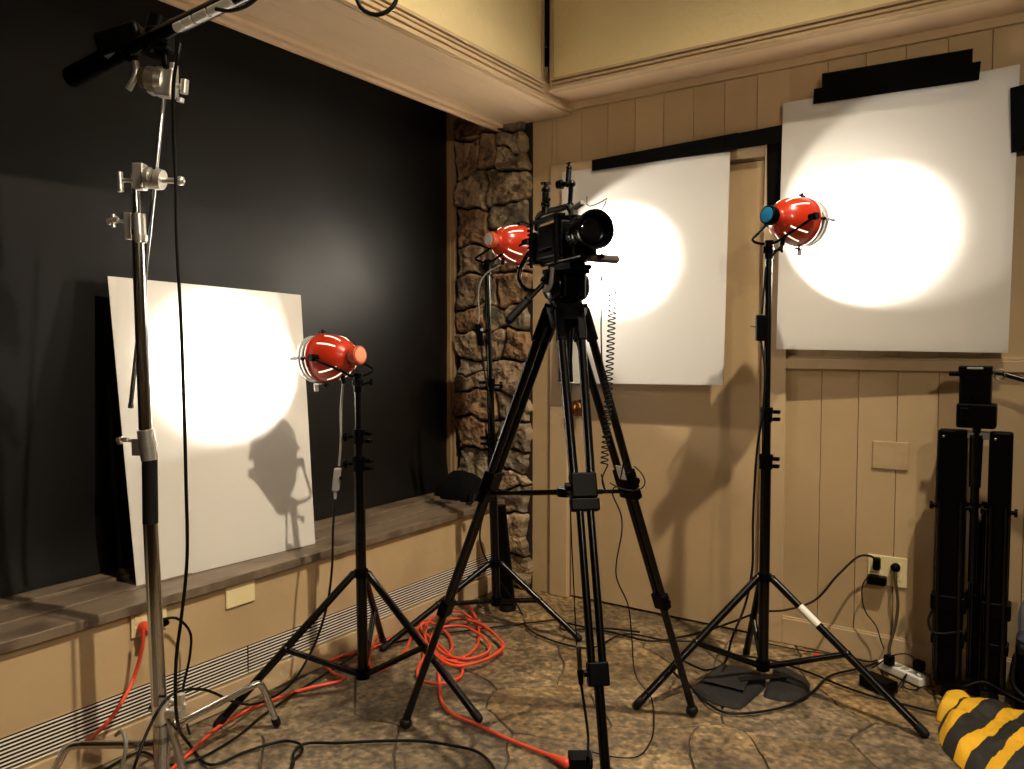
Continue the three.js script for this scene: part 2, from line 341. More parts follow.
  struct('trim_4', [box(0.36, 0.40, 2.483, 2.575, 0.02, RZ), box(0.39, 0.414, 2.488, 2.506, 0.02, RZ, 0.003), box(0.39, 0.416, 2.514, 2.53, 0.27, RZ, 0.004), box(0.39, 0.414, 2.537, 2.549, 0.27, RZ, 0.004), box(0.39, 0.418, 2.556, 2.57, 0.27, RZ, 0.003)], M.trim);
  struct('trim_5', [box(0.43, RX, 2.531, 2.588, 0.2, 0.238), box(0.43, RX, 2.53, 2.544, 0.23, 0.254, 0.004), box(0.43, RX, 2.551, 2.563, 0.23, 0.252, 0.004), box(0.43, RX, 2.57, 2.583, 0.23, 0.256, 0.003)], M.trim);
  struct('wall_fascia', [box(0.2, 0.4, 2.56, TOP, 0.27, RZ)], M.stucco);
  struct('wall_fascia', [box(0.435, RX, 2.58, TOP, 0.05, 0.24)], M.stucco);
  struct('trim_6', [box(0.36, 0.408, 2.54, TOP, 0.262, 0.282, 0.003), box(0.428, 0.445, 2.54, TOP, 0.2, 0.252, 0.003)], M.trim);
  struct('wall_gap', box(0.36, 0.45, 2.54, TOP, 0.15, 0.225), M.dark);
  // the sides the photograph does not show
  struct('wall_right', box(RX, RX + 0.2, -0.2, TOP + 0.2, -0.3, RZ), M.paint);
  struct('wall_front', box(-0.6, RX + 0.2, -0.2, TOP + 0.2, RZ, RZ + 0.2), M.paint);
}

// ---------- things: backdrop, boards, tape ----------
{
  const t = thing('backdrop', 'matte black cloth covering the whole window above the sill', 'cloth', [-0.4, 0.497, 2.5]);
  t.name = 'black_backdrop';
  part(t, 'cloth', sheet([-0.378, 0.5, 5.4], [-0.378, 0.5, 0.04], [-0.378, 2.69, 0.04], [-0.378, 2.69, 5.4], 0.002, 90, 60, (u, v) => 0.03 * Math.pow(1 - clamp(v / 0.1), 2) + 0.02 * (fbm(u * 11 + v * 2, v * 1.6, 4096, 501, 3) - 0.5) + 0.006 * (fbm(u * 4, v * 2, 4096, 505, 2) - 0.5)), M.fabric);
}
const boardA = { bl: [-0.144,0.482,2.024], br: [-0.092,0.482,1.274], tr: [-0.22,1.529,1.222], tl: [-0.3,1.556,2.012] };
tag(struct('white_board', sheet(boardA.bl, boardA.br, boardA.tr, boardA.tl, 0.005, 14, 14, (u, v) => 0.004 * (fbm(u * 2, v * 2, 64, 511, 2) - 0.5)), M.board), 'white bounce board propped on the window sill against the black cloth', 'board', 'white bounce boards', 'thing');
tag(struct('white_board', sheet([0.39,1.122,0.08], [1.239,1.137,0.09], [1.235,2.173,0.03], [0.368,2.192,0.03], 0.005), M.board), 'white bounce board hung over the door, behind the camera', 'board', 'white bounce boards', 'thing');
{
  // rounded, slightly curled corner at the top
  const g = sheet([1.477,1.298,0.12], [2.306,1.286,0.075], [2.313,2.338,0.035], [1.466,2.345,0.04], 0.006, 20, 20, (u, v) => { const c = clamp((u - 0.9) * 10) * clamp((v - 0.93) * 14); return 0.012 * c + 0.004 * Math.sin(v * 5) * u; });
  tag(struct('white_board', g, M.board), 'white bounce board with black tape along its top, above the chair rail', 'board', 'white bounce boards', 'thing');
}
function tape(label, bl, br, tr, tl) {
  tag(struct('tape_strip', sheet(bl, br, tr, tl, 0.0012, 10, 2, (u, v) => 0.0015 * (fbm(u * 6, v * 2, 64, 521, 2) - 0.5)), M.tape), label, 'tape', null, 'thing');
}
tape('long black tape strip along the door head holding the middle board', [0.546,2.173,0.041], [1.275,2.178,0.041], [1.271,2.252,0.034], [0.542,2.228,0.034]);
tape('short black tape strip over the corner of the door casing, touching the next board', [1.223,2.176,0.046], [1.499,2.179,0.046], [1.502,2.254,0.046], [1.222,2.244,0.046]);
tape('black tape strip running upright down the door casing above the blue-capped lamp', [1.401,1.877,0.021], [1.467,1.871,0.021], [1.467,2.202,0.021], [1.395,2.196,0.021]);
tape('black tape strip along the top edge of the board, lower of two overlapped', [1.592,2.316,0.052], [2.186,2.303,0.052], [2.191,2.372,0.05], [1.594,2.378,0.05]);
tape('black tape strip on the planks over the board, upper of two overlapped', [1.628,2.334,0.056], [2.163,2.321,0.056], [2.164,2.422,0.056], [1.626,2.433,0.056]);
tape('black tape patch on the upright outer edge of the board', [2.295,2.019,0.054], [2.389,2.024,0.054], [2.382,2.266,0.054], [2.285,2.255,0.054]);

// ---------- wall plates and plugs ----------
function plate(label, cat, name, mat, x0, x1, y0, y1, side, outlets) {
  const cx = (x0 + x1) / 2, cy = (y0 + y1) / 2, w = x1 - x0, h = y1 - y0;
  const t = thing(name, label, cat, side === 'z' ? [cx, cy, 0.001] : [0.001, cy, cx]);
  if (side === 'x') t.rotation.y = Math.PI / 2;
  localPart(t, 'plate', rbox(w, h, 0.007, 0.003, [0, 0, 0.0035]), mat);
  for (const sx of outlets ? [-0.036, 0.036] : []) for (const sy of [-0.02, 0.02]) localPart(t, 'socket', [rbox(0.033, 0.028, 0.003, 0.001, [sx, sy, 0.0075]), ...[-1, 1].map((k) => rbox(0.0025, 0.009, 0.0012, 0.0004, [sx + k * 0.006, sy + 0.002, 0.0092]))], mat);
  for (const [sx, sy] of outlets ? [[-0.036, 0], [0.036, 0]] : [[-w * 0.2, h * 0.3], [-w * 0.2, -h * 0.3], [w * 0.2, h * 0.3], [w * 0.2, -h * 0.3]]) localPart(t, 'screw', along(new THREE.CylinderGeometry(0.0025, 0.0025, 0.001, 10), [0, 0, 1], [sx, sy, 0.0076]), mat);
  return t;
}
plate('blank square wall plate painted tan like the planks', 'wall plate', 'blank_plate', M.paint, 1.843, 1.977, 0.808, 0.922, 'z');
plate('cream wall outlet with a black adapter plugged in, near the floor', 'outlet', 'wall_outlet', M.cream, 1.836, 1.983, 0.328, 0.450, 'z', true);
plate('cream wall outlet under the sill with an orange plug in it', 'outlet', 'wall_outlet', M.cream, 2.008, 2.132, 0.366, 0.444, 'x', true);
plate('blank cream wall plate under the sill', 'wall plate', 'blank_plate', M.cream, 1.654, 1.778, 0.362, 0.442, 'x');

// ---------- redhead lamps on stands ----------
const hProfile = [[0.026, -0.112], [0.028, -0.1], [0.034, -0.094], [0.05, -0.083], [0.064, -0.068], [0.075, -0.048], [0.083, -0.022], [0.0875, 0.004], [0.089, 0.02], [0.089, 0.034], [0.0925, 0.036], [0.0925, 0.048], [0.088, 0.05]];
const rAt = (z) => { for (let i = 1; i < hProfile.length; i++) if (z <= hProfile[i][1]) { const [r0, a] = hProfile[i - 1], [r1, b] = hProfile[i]; return r0 + (r1 - r0) * (z - a) / (b - a); } return 0.089; };
function redhead(label, at, aim, standTop, opt) {
  const t = thing('lamp_head', label, 'lamp', at, 'red lamp heads');
  const dir = V3(aim).sub(V3(at)).normalize(), side = new THREE.Vector3().crossVectors(UP, dir).normalize(), up = new THREE.Vector3().crossVectors(dir, side);
  const m = new THREE.Matrix4().makeBasis(side, up, dir).setPosition(...at);     // local x side, y up, z beam
  const W = (g) => g.applyMatrix4(m), zy = (g) => W(g.rotateX(Math.PI / 2)), wp = (x, y, z) => new THREE.Vector3(x, y, z).applyMatrix4(m).toArray();
  const body = part(t, 'housing', zy(lathe(hProfile.concat([[0.086, 0.048], [0.086, 0.0], [0.06, -0.066], [0.02, -0.09]]), 44)), M.red);
  for (const a of [-52, -20, 20, 52, 128, 160, 200, 232]) {
    const pts = []; for (let k = 0; k <= 6; k++) { const z = -0.072 + 0.072 * k / 6, r = rAt(z) - 0.0015, q = a * Math.PI / 180; pts.push([Math.sin(q) * r, Math.cos(q) * r, z]); }
    part(body, 'vent_slot', W(tube(pts, 0.0036, 6)), M.glow);
  }
  part(t, 'focus_knob', [zy(lathe([[0, -0.15], [0.031, -0.15], [0.035, -0.146], [0.036, -0.125], [0.033, -0.116], [0.026, -0.11], [0, -0.11]], 28))], opt.knob);
  part(t, 'knob_face', zy(lathe([[0, -0.153], [0.026, -0.153], [0.029, -0.149], [0, -0.149]], 24)), opt.face, opt.faceLabel);
  part(t, 'gasket', zy(lathe([[0.08, 0.048], [0.0885, 0.049], [0.0885, 0.06], [0.08, 0.061]], 44)), M.black);
  part(t, 'front_ring', zy(lathe([[0.082, 0.06], [0.0895, 0.06], [0.0895, 0.072], [0.087, 0.074], [0.087, 0.08], [0.0895, 0.082], [0.0895, 0.096], [0.086, 0.098], [0.082, 0.096], [0.082, 0.06]], 44)), M.rim);
  part(t, 'front_glass', zy(new THREE.CylinderGeometry(0.0815, 0.0815, 0.004, 36).translate(0, 0.076, 0)), M.lens);
  for (const a of [0, 90, 180, 270]) {
    const q = a * Math.PI / 180, x = Math.sin(q), y = Math.cos(q);
    part(t, 'clip', [W(cyl([x * 0.089, y * 0.089, 0.045], [x * 0.103, y * 0.103, 0.045], 0.004)), W(cyl([x * 0.1, y * 0.1, 0.03], [x * 0.1, y * 0.1, 0.062], 0.003)), W(bead([x * 0.104, y * 0.104, 0.045], 0.006))], M.black);
  }
  for (const x of [-1, 1]) part(t, 'door_bracket', [W(rbox(0.006, 0.012, 0.075, 0.002, [x * 0.095, 0.004, 0.085]))], M.greyPlastic);
  part(t, 'door_bracket', [W(rbox(0.018, 0.03, 0.008, 0.002, [0.02, -0.108, 0.075])), W(rbox(0.014, 0.008, 0.03, 0.002, [0.02, -0.096, 0.066]))], M.whitePaint);
  // yoke from the pivots down to the stud on the stand
  const P1 = wp(0.107, 0, -0.012), P0 = wp(-0.107, 0, -0.012), top = add(standTop, [0, 0.035, 0]);
  const s = side.clone().multiplyScalar(0.03).toArray(), n = [-s[0], -s[1], -s[2]];
  const W1 = add(top, side.clone().multiplyScalar(0.078).add(new THREE.Vector3(0, 0.02, 0)).toArray()), W0 = add(top, side.clone().multiplyScalar(-0.078).add(new THREE.Vector3(0, 0.02, 0)).toArray());
  part(t, 'yoke', [tube([P1, mix(P1, W1, 0.5), W1, add(top, s), top, add(top, n), W0, mix(P0, W0, 0.5), P0], 0.0055, 8, 0.008)], M.black);
  for (const x of [-1, 1]) part(t, 'pivot_knob', [W(cyl([x * 0.08, 0, -0.012], [x * 0.112, 0, -0.012], 0.012)), W(cyl([x * 0.102, 0, -0.012], [x * 0.116, 0, -0.012], 0.016, 0.014, 6))], M.black);
  part(t, 'stud_clamp', [cyl(add(standTop, [0, -0.025, 0]), add(standTop, [0, 0.045, 0]), 0.016), rbox(0.036, 0.03, 0.03, 0.005, add(standTop, [0, 0.01, 0])), cyl(add(standTop, [0, 0, 0]), add(standTop, [opt.kx ?? 0.045, 0.012, opt.kz ?? 0]), 0.005), rbox(0.01, 0.026, 0.012, 0.004, add(standTop, [(opt.kx ?? 0.045), 0.012, opt.kz ?? 0]))], M.black);
  part(t, 'cable_inlet', W(cyl([0, -0.07, -0.05], [0, -0.1, -0.055], 0.009)), M.black);
  const front = V3(at).addScaledVector(dir, 0.102);
  for (const [I, angle, pen, aimed] of [[opt.power, opt.core, 0.25, opt.coreAim], [opt.power * SPILL, opt.halo, 0.05, opt.haloAim]]) {
    const target = new THREE.Object3D(); target.position.set(...aimed); scene.add(target);
    const l = new THREE.SpotLight(LAMP, I, 0, angle * Math.PI / 180, pen, 2);
    l.position.copy(front); l.target = target; l.castShadow = true; l.shadow.radius = 1; scene.add(l);
  }
  return { t, inlet: wp(0, -0.1, -0.055) };
}
const polar = (a, b, t) => mix(a, b, t);
function lightStand(label, base, top, feet, yHub, collars, knobSide, opts = {}) {
  const t = thing('light_stand', label, 'light stand', [base[0], 0, base[2]], 'black lamp stands');
  const at = (y) => mix(base, top, (y - base[1]) / (top[1] - base[1]));
  const [c1, c2] = collars;
  part(t, 'lower_pole', cyl(at(base[1] - 0.02), at(c2), 0.02, 0.02, 18), M.blackTube);
  part(t, 'middle_pole', cyl(at(c2), at(c1), 0.0168, 0.0168, 18), M.blackTube);
  part(t, 'upper_pole', cyl(at(c1), at(top[1]), 0.013, 0.013, 18), M.blackTube);
  for (const [y, r] of [[c1, 0.0215], [c2, 0.0245]]) {
    const lug = opts.lug ?? knobSide.map((v) => -v);
    const p = at(y), k = add(p, [knobSide[0] * 0.05, 0, knobSide[2] * 0.05]), q = add(p, [lug[0] * 0.038, 0, lug[2] * 0.038]);
    const col = part(t, 'collar', [cyl(add(p, [0, -0.026, 0]), add(p, [0, 0.024, 0]), r), cyl(add(p, [0, 0.01, 0]), add(p, [0, 0.03, 0]), r + 0.002)], M.black);
    part(col, 'clamp_lug', [rbox(0.026, 0.014, 0.022, 0.003, add(q, [0, 0.012, 0])), rbox(0.026, 0.014, 0.022, 0.003, add(q, [0, -0.016, 0]))], M.black);
    part(col, 'knob', [cyl(p, k, 0.005), along(new THREE.CylinderGeometry(0.013, 0.015, 0.016, 8), knobSide, k), rbox(0.012, 0.034, 0.012, 0.004, k)], M.black);
  }
  const hub = at(yHub), low = at(base[1]);
  part(t, 'leg_hub', [cyl(add(hub, [0, -0.014, 0]), add(hub, [0, 0.014, 0]), 0.027), ...feet.map((f) => { const d = V3(f).sub(V3(hub)).setY(0).normalize().multiplyScalar(0.032); return rbox(0.022, 0.024, 0.022, 0.004, add(hub, d.toArray())); })], M.black);
  part(t, 'brace_hub', [cyl(add(low, [0, -0.022, 0]), add(low, [0, 0.018, 0]), 0.026)], M.black);
  feet.forEach((f, i) => {
    const d = V3(f).sub(V3(hub)).setY(0).normalize().multiplyScalar(0.034).toArray(), a = add(hub, d), foot = [f[0], 0.012, f[2]];
    const leg = part(t, 'leg', [cyl(a, foot, 0.014, 0.014, 14), bead(a, 0.015)], M.blackTube);
    part(leg, 'foot', [cyl(mix(a, foot, 0.95), foot, 0.0155), bead(foot, 0.0145)], M.rubber);
    const m = mix(a, foot, opts.brace ?? 0.52), e = add(low, V3(d).multiplyScalar(0.7).toArray());
    part(t, 'brace', [tube([e, mix(e, m, 0.5), m], 0.0115, 10, 0.1), bead(m, 0.0165)], M.blackTube);
    if (opts.tapeLeg === i) part(leg, 'tape_band', cyl(mix(a, foot, 0.2), mix(a, foot, 0.33), 0.0148), M.whitePaint, 'white tape band on the leg');
  });
  return t;
}
const right = [0.826, 0, -0.563], left = [-0.826, 0, 0.563];
// lamp at the window board
lightStand('black lamp stand in front of the window sill, beside the propped board', [0.315, 0.075, 1.406], [0.308, 1.155, 1.411], [[0.104,0,1.892], [0.822,0,1.351], [0.05, 0, 1.02]], 0.456, [0.972, 0.87], left);
const lampA = redhead('red lamp head aimed at the board on the window sill', [0.22, 1.268, 1.455], [-0.13, 1.243, 1.45], [0.308, 1.165, 1.411], { power: LAMP_A, coreAim: [-0.13, 1.235, 1.51], haloAim: [-0.2, 1.30, 1.60], knob: M.redDark, face: M.capFace, faceLabel: 'pale orange knob face', core: 43, halo: 50, kx: 0.04, kz: -0.03 });
// lamp behind the camera
lightStand('black lamp stand in the corner by the stone strip, behind the camera tripod', [0.325, 0.12, 0.549], [0.291, 1.655, 0.571], [[0.102,0,1.076], [0.743,0,0.501], [0.03, 0, 0.14]], 0.296, [1.13, 0.874], right, { brace: 0.5 });
const lampB = redhead('red lamp head aimed at the board over the door, in front of the stone strip', [0.385, 1.777, 0.507], [0.46, 1.752, 0.06], [0.293, 1.662, 0.57], { power: LAMP_B, coreAim: [0.585, 1.735, 0.06], haloAim: [0.66, 1.70, 0.06], knob: M.redDark, face: M.greyPlastic, faceLabel: 'grey knob face', core: 34, halo: 46, kx: 0.03, kz: -0.03 });
// lamp at the board beside the door
lightStand('black lamp stand beside the door with a black sandbag across its base', [1.547, 0.075, 0.476], [1.544, 1.66, 0.478], [[1.233,0,0.952], [2.122,0,0.59], [1.41,0,0.249]], 0.419, [1.047, 0.866], [-0.3, 0, -0.95], { tapeLeg: 1, lug: right });
const lampC = redhead('red lamp head with a bright blue rear knob', [1.618, 1.785, 0.43], [1.765, 1.765, 0.08], [1.544, 1.665, 0.478], { power: LAMP_C, coreAim: [1.74, 1.762, 0.08], haloAim: [1.745, 1.805, 0.08], knob: M.black, face: M.blueCap, faceLabel: 'blue knob face', core: 45.5, halo: 54, kx: 0.04, kz: -0.03 });

// ---------- video tripod ----------
{
  const C0 = [1.235, 0, 1.465], feet = [[0.645,0,1.532], [1.42,0,0.889], [1.625, 0, 1.895]];
  const t = thing('video_tripod', 'tall black video tripod with twin-tube legs carrying the camera', 'tripod', C0);
  const yTop = 1.395;
  const P = (y) => [C0[0], y, C0[2]];
  part(t, 'bowl', [cyl(P(yTop - 0.03), P(yTop + 0.012), 0.05, 0.06, 24), cyl(P(yTop + 0.012), P(yTop + 0.03), 0.062, 0.062, 24), cyl(P(yTop - 0.13), P(yTop - 0.03), 0.019, 0.022, 16)], M.black);
  feet.forEach((f, i) => {
    const d = V3(f).sub(V3(C0)).setY(0).normalize(), tan = new THREE.Vector3(-d.z, 0, d.x);
    const top = add(P(yTop), d.clone().multiplyScalar(0.055).toArray()), foot = [f[0], 0.03, f[2]];
    const o = (p, k) => add(p, tan.clone().multiplyScalar(k).toArray()), at = (s) => mix(top, foot, s);
    const k1 = i === 2 ? 0.35 : 0.385, k2 = i === 2 ? 0.665 : 0.69, up = V3(top).sub(V3(foot)).normalize();
    const leg = part(t, 'leg', [cyl(o(at(0.02), -0.03), o(at(k1), -0.023), 0.0128), cyl(o(at(0.02), 0.03), o(at(k1), 0.023), 0.0128)], M.blackTube);
    part(leg, 'shoulder', [sheetBox(o(at(-0.02), -0.03), o(at(0.05), -0.03), tan, d, 0.0135, 0.014), sheetBox(o(at(-0.02), 0.03), o(at(0.05), 0.03), tan, d, 0.0135, 0.014), sheetBox(at(-0.03), at(0.008), tan, d, 0.04, 0.014)], M.black);
    part(leg, 'clamp', [sheetBox(at(k1 - 0.035), at(k1 + 0.012), tan, d, 0.036, 0.018), sheetBox(at(k1 + 0.012), at(k1 + 0.036), tan, d, 0.04, 0.014), cyl(o(at(k1 - 0.01), 0.036), o(at(k1 - 0.01), 0.05), 0.012)], M.black);
    if (i === 1) part(leg, 'paper_tag', sheetBox(o(at(k1 - 0.045), 0.0).map((v, q) => v + [0, 0.0, 0.02][q]), o(at(k1 - 0.012), 0.0).map((v, q) => v + [0, 0, 0.02][q]), tan, d, 0.016, 0.002), M.whitePlastic, 'small white paper tag');
    part(leg, 'middle_tube', [cyl(o(at(k1), -0.0145), o(at(k2), -0.0145), 0.0105), cyl(o(at(k1), 0.0145), o(at(k2), 0.0145), 0.0105)], M.blackTube);
    part(leg, 'clamp', [sheetBox(at(k2 - 0.018), at(k2 + 0.022), tan, d, 0.027, 0.016), cyl(o(at(k2), 0.024), o(at(k2), 0.036), 0.009)], M.black);
    part(leg, 'lower_tube', cyl(at(k2), foot, 0.0128), M.blackTube);
    part(leg, 'foot', [bead([foot[0], 0.022, foot[2]], 0.022, 1, 0.9, 1, 16), cyl([foot[0], 0.03, foot[2]], mix(foot, top, 0.05), 0.0135)], M.rubber);
    const c = P(0.872);
    part(t, 'spreader_arm', [cyl(c, mix(c, at(k1 + 0.02), 0.55), 0.0085), cyl(mix(c, at(k1 + 0.02), 0.5), at(k1 + 0.02), 0.0065)], M.blackTube);
  });
  part(t, 'spreader_hub', [cyl(P(0.86), P(0.885), 0.026)], M.black);
  // fluid head
  const head = part(t, 'fluid_head', [cyl(P(yTop + 0.03), P(yTop + 0.06), 0.045, 0.05, 24), rbox(0.1, 0.085, 0.085, 0.012, P(yTop + 0.095), -0.464), rbox(0.15, 0.016, 0.07, 0.004, P(yTop + 0.135), -0.464)], M.black);
  const drumAt = V3(P(yTop + 0.095)), zz = new THREE.Vector3(-0.447, 0, 0.894);
  for (const k of [-1, 1]) part(head, 'tilt_drum', along(lathe([[0, 0], [0.044, 0], [0.046, 0.006], [0.042, 0.018], [0.02, 0.024], [0, 0.024]], 28), zz.clone().multiplyScalar(k).toArray(), drumAt.clone().addScaledVector(zz, k * 0.04).toArray()), M.blackGloss);
  part(head, 'tilt_lever', [tube([drumAt.clone().addScaledVector(zz, 0.068).toArray(), drumAt.clone().addScaledVector(zz, 0.075).add(new THREE.Vector3(0.0, -0.02, 0)).toArray(), drumAt.clone().addScaledVector(zz, 0.07).add(new THREE.Vector3(0.02, -0.005, 0.01)).toArray(), drumAt.clone().addScaledVector(zz, 0.068).add(new THREE.Vector3(0.025, 0.05, 0.01)).toArray()], 0.006, 8, 0.01)], M.greyPlastic);
  const h0 = [1.19,1.504,1.507], h1 = [1.121,1.388,1.599], hm = mix(h0, h1, 0.45);
  part(t, 'pan_handle', [cyl(add(drumAt.toArray(), [-0.02, -0.01, 0.05]), h0, 0.014), bead(h0, 0.017), cyl(h0, hm, 0.0075), bead(h0, 0.012)], M.blackTube);
  part(t, 'handle_grip', [cyl(hm, h1, 0.0115, 0.013), bead(h1, 0.013), cyl(mix(hm, h1, 0.02), mix(hm, h1, 0.08), 0.0145)], M.rubber);
  part(t, 'bowl_nut', [cyl(P(yTop - 0.19), P(yTop - 0.12), 0.022, 0.019, 12)], M.black);
}
function sheetBox(a, b, tan, d, hw, hd) {   // a block from a to b, half width along tan, half depth across
  const y = V3(b).sub(V3(a)), L = y.length(); y.normalize(); const x = tan.clone(), z = new THREE.Vector3().crossVectors(x, y).normalize();
  const g = clean(new RoundedBoxGeometry(hw * 2, L, hd * 2, 2, Math.min(0.005, L * 0.3, hd * 0.6)));
  return g.applyMatrix4(new THREE.Matrix4().makeBasis(x, y, z).setPosition(...mix(a, b, 0.5)));
}

// ---------- video camera (local: x is where the lens points, z its near side) ----------
{
  const t = thing('video_camera', 'black video camera with a large round lens and jointed arms on top', 'camera', [1.235, 1.532, 1.465]);
  t.rotation.y = -0.6;
  const L = (n, g, m, p = t, lab) => localPart(p, n, g, m, lab);
  L('base_plate', [rbox(0.2, 0.014, 0.07, 0.003, [0.0, 0.007, 0]), rbox(0.16, 0.012, 0.05, 0.003, [0, 0.02, 0])], M.black);
  for (const z of [-0.03, 0.03]) L('rod', cyl([-0.11, 0.03, z], [0.17, 0.03, z], 0.0075), M.blackTube);
  const body = L('body', [rbox(0.17, 0.105, 0.1, 0.01, [-0.02, 0.092, 0]), rbox(0.05, 0.085, 0.075, 0.008, [-0.125, 0.085, 0]), rbox(0.03, 0.11, 0.105, 0.01, [0.05, 0.09, 0]), rbox(0.09, 0.02, 0.05, 0.006, [0.02, 0.15, 0])], M.black);
  L('side_panel', [rbox(0.11, 0.06, 0.006, 0.002, [-0.03, 0.1, 0.052]), ...[0, 1, 2, 3].map((k) => cyl([-0.07 + k * 0.022, 0.065, 0.05], [-0.07 + k * 0.022, 0.065, 0.057], 0.005))], M.blackGloss, body);
  L('battery', [rbox(0.045, 0.1, 0.07, 0.006, [-0.165, 0.085, 0.01])], M.blackGloss);
  const cage = L('cage', [tube([[-0.12, 0.02, 0.062], [-0.12, 0.1, 0.062], [-0.12, 0.165, 0.062]], 0.006, 8), tube([[0.06, 0.02, 0.062], [0.06, 0.155, 0.062]], 0.006, 8), rbox(0.2, 0.01, 0.03, 0.003, [-0.03, 0.157, 0.05]), rbox(0.2, 0.01, 0.03, 0.003, [-0.03, 0.157, -0.05]), ...Array.from({ length: 10 }, (_, k) => rbox(0.014, 0.006, 0.008, 0.002, [-0.122, 0.03 + k * 0.013, 0.07]))], M.black);
  L('top_handle', [tube([[-0.15, 0.14, 0.03], [-0.15, 0.175, 0.03], [-0.13, 0.187, 0.03], [0.0, 0.187, 0.015], [0.035, 0.186, 0.01], [0.045, 0.165, 0.005]], 0.009, 10)], M.rubber);
  const lens = L('lens', along(lathe([[0.032, 0], [0.034, 0.01], [0.034, 0.024], [0.041, 0.03], [0.0415, 0.055], [0.038, 0.058], [0.038, 0.078], [0.043, 0.082], [0.0435, 0.105], [0.046, 0.108], [0.049, 0.118], [0.0495, 0.132], [0.0465, 0.134], [0.044, 0.128], [0.04, 0.115], [0.037, 0.108]], 44), [1, 0, 0], [0.06, 0.1, 0]).translate(0, -0.1, 0).scale(1, 1.12, 1.12).translate(0, 0.1, 0), M.blackGloss);
  L('focus_ring', Array.from({ length: 36 }, (_, k) => { const a = k / 36 * Math.PI * 2; return rbox(0.022, 0.004, 0.004, 0.001, [0.06 + 0.043, 0.1 + Math.cos(a) * 0.047, Math.sin(a) * 0.047], 0, a); }), M.rubber, lens);
  L('lens_glass', along(lathe([[0, 0.116], [0.015, 0.1145], [0.03, 0.11], [0.0375, 0.107], [0, 0.1]], 32), [1, 0, 0], [0.06, 0.1, 0]).translate(0, -0.1, 0).scale(1, 1.12, 1.12).translate(0, 0.1, 0), M.lensGlass ??= phys('#05060a', 0.04, { clearcoat: 1, clearcoatRoughness: 0.02 }), lens);
  L('lens_support', [rbox(0.02, 0.035, 0.07, 0.004, [0.12, 0.04, 0]), rbox(0.012, 0.02, 0.02, 0.003, [0.12, 0.06, 0])], M.black);
  L('hand_grip', [rbox(0.03, 0.022, 0.105, 0.009, [0.13, 0.028, -0.055], 0.2)], M.gripFoam ??= std('#4a423a', 0.8), t, 'worn grey-brown grip');
  for (const z of [-0.046, -0.03]) L('hanging_strap', cyl([0.13, 0.02, z], [0.13, -0.035, z], 0.0017), M.strap ??= std('#7a2c4c', 0.6));
  // ball mount and jointed arm
  L('ball_mount', [cyl([-0.085, 0.185, 0.03], [-0.085, 0.205, 0.03], 0.012), bead([-0.085, 0.214, 0.03], 0.015), cyl([-0.085, 0.22, 0.03], [-0.083, 0.255, 0.03], 0.011), bead([-0.083, 0.262, 0.03], 0.014), cyl([-0.083, 0.268, 0.03], [-0.083, 0.283, 0.03], 0.006), cyl([-0.083, 0.281, 0.03], [-0.083, 0.286, 0.03], 0.016), cyl([-0.085, 0.226, 0.03], [-0.06, 0.226, 0.03], 0.006)].map((g) => g.translate(0, -0.18, 0).scale(1, 0.9, 1).translate(0, 0.18, 0)), M.blackTube);
  const arm = L('jointed_arm', [bead([0.03, 0.19, 0.0], 0.014), cyl([0.03, 0.18, 0], [0.03, 0.205, 0], 0.012), cyl([0.03, 0.205, 0], [0.037, 0.27, 0], 0.008, 0.0095), bead([0.038, 0.28, 0], 0.016), cyl([0.038, 0.28, 0.0], [0.03, 0.28, 0.013], 0.0105), bead([0.033, 0.28, 0.01], 0.0135), cyl([0.034, 0.288, 0.01], [0.036, 0.338, 0.008], 0.0095), bead([0.036, 0.345, 0.008], 0.011), cyl([0.036, 0.35, 0.008], [0.036, 0.366, 0.008], 0.005), rbox(0.026, 0.006, 0.014, 0.002, [0.036, 0.363, 0.008])].map((g) => g.translate(0, -0.18, 0).scale(0.85, 0.72, 0.85).translate(0, 0.18, 0)), M.blackTube);
  L('arm_knob', [along(new THREE.CylinderGeometry(0.017, 0.02, 0.02, 10), [-0.7, 0, 0.7], [0.012, 0.281, 0.032]), along(new THREE.CylinderGeometry(0.011, 0.011, 0.02, 10), [-0.7, 0, 0.7], [0.022, 0.281, 0.022])].map((g) => g.translate(0, -0.18, 0).scale(0.85, 0.72, 0.85).translate(0, 0.18, 0)), M.black, arm);
  L('cable_clip', [rbox(0.05, 0.014, 0.016, 0.004, [0.075, 0.182, 0.0], 0.2, 0, 0.25), rbox(0.02, 0.02, 0.02, 0.004, [0.055, 0.168, 0])], M.greyPlastic);
  L('side_arm', [tube([[-0.15, 0.07, 0.06], [-0.165, 0.02, 0.08], [-0.16, -0.02, 0.085], [-0.14, -0.045, 0.07], [-0.12, -0.05, 0.05]], 0.007, 8, 0.01)], M.blackTube);
}

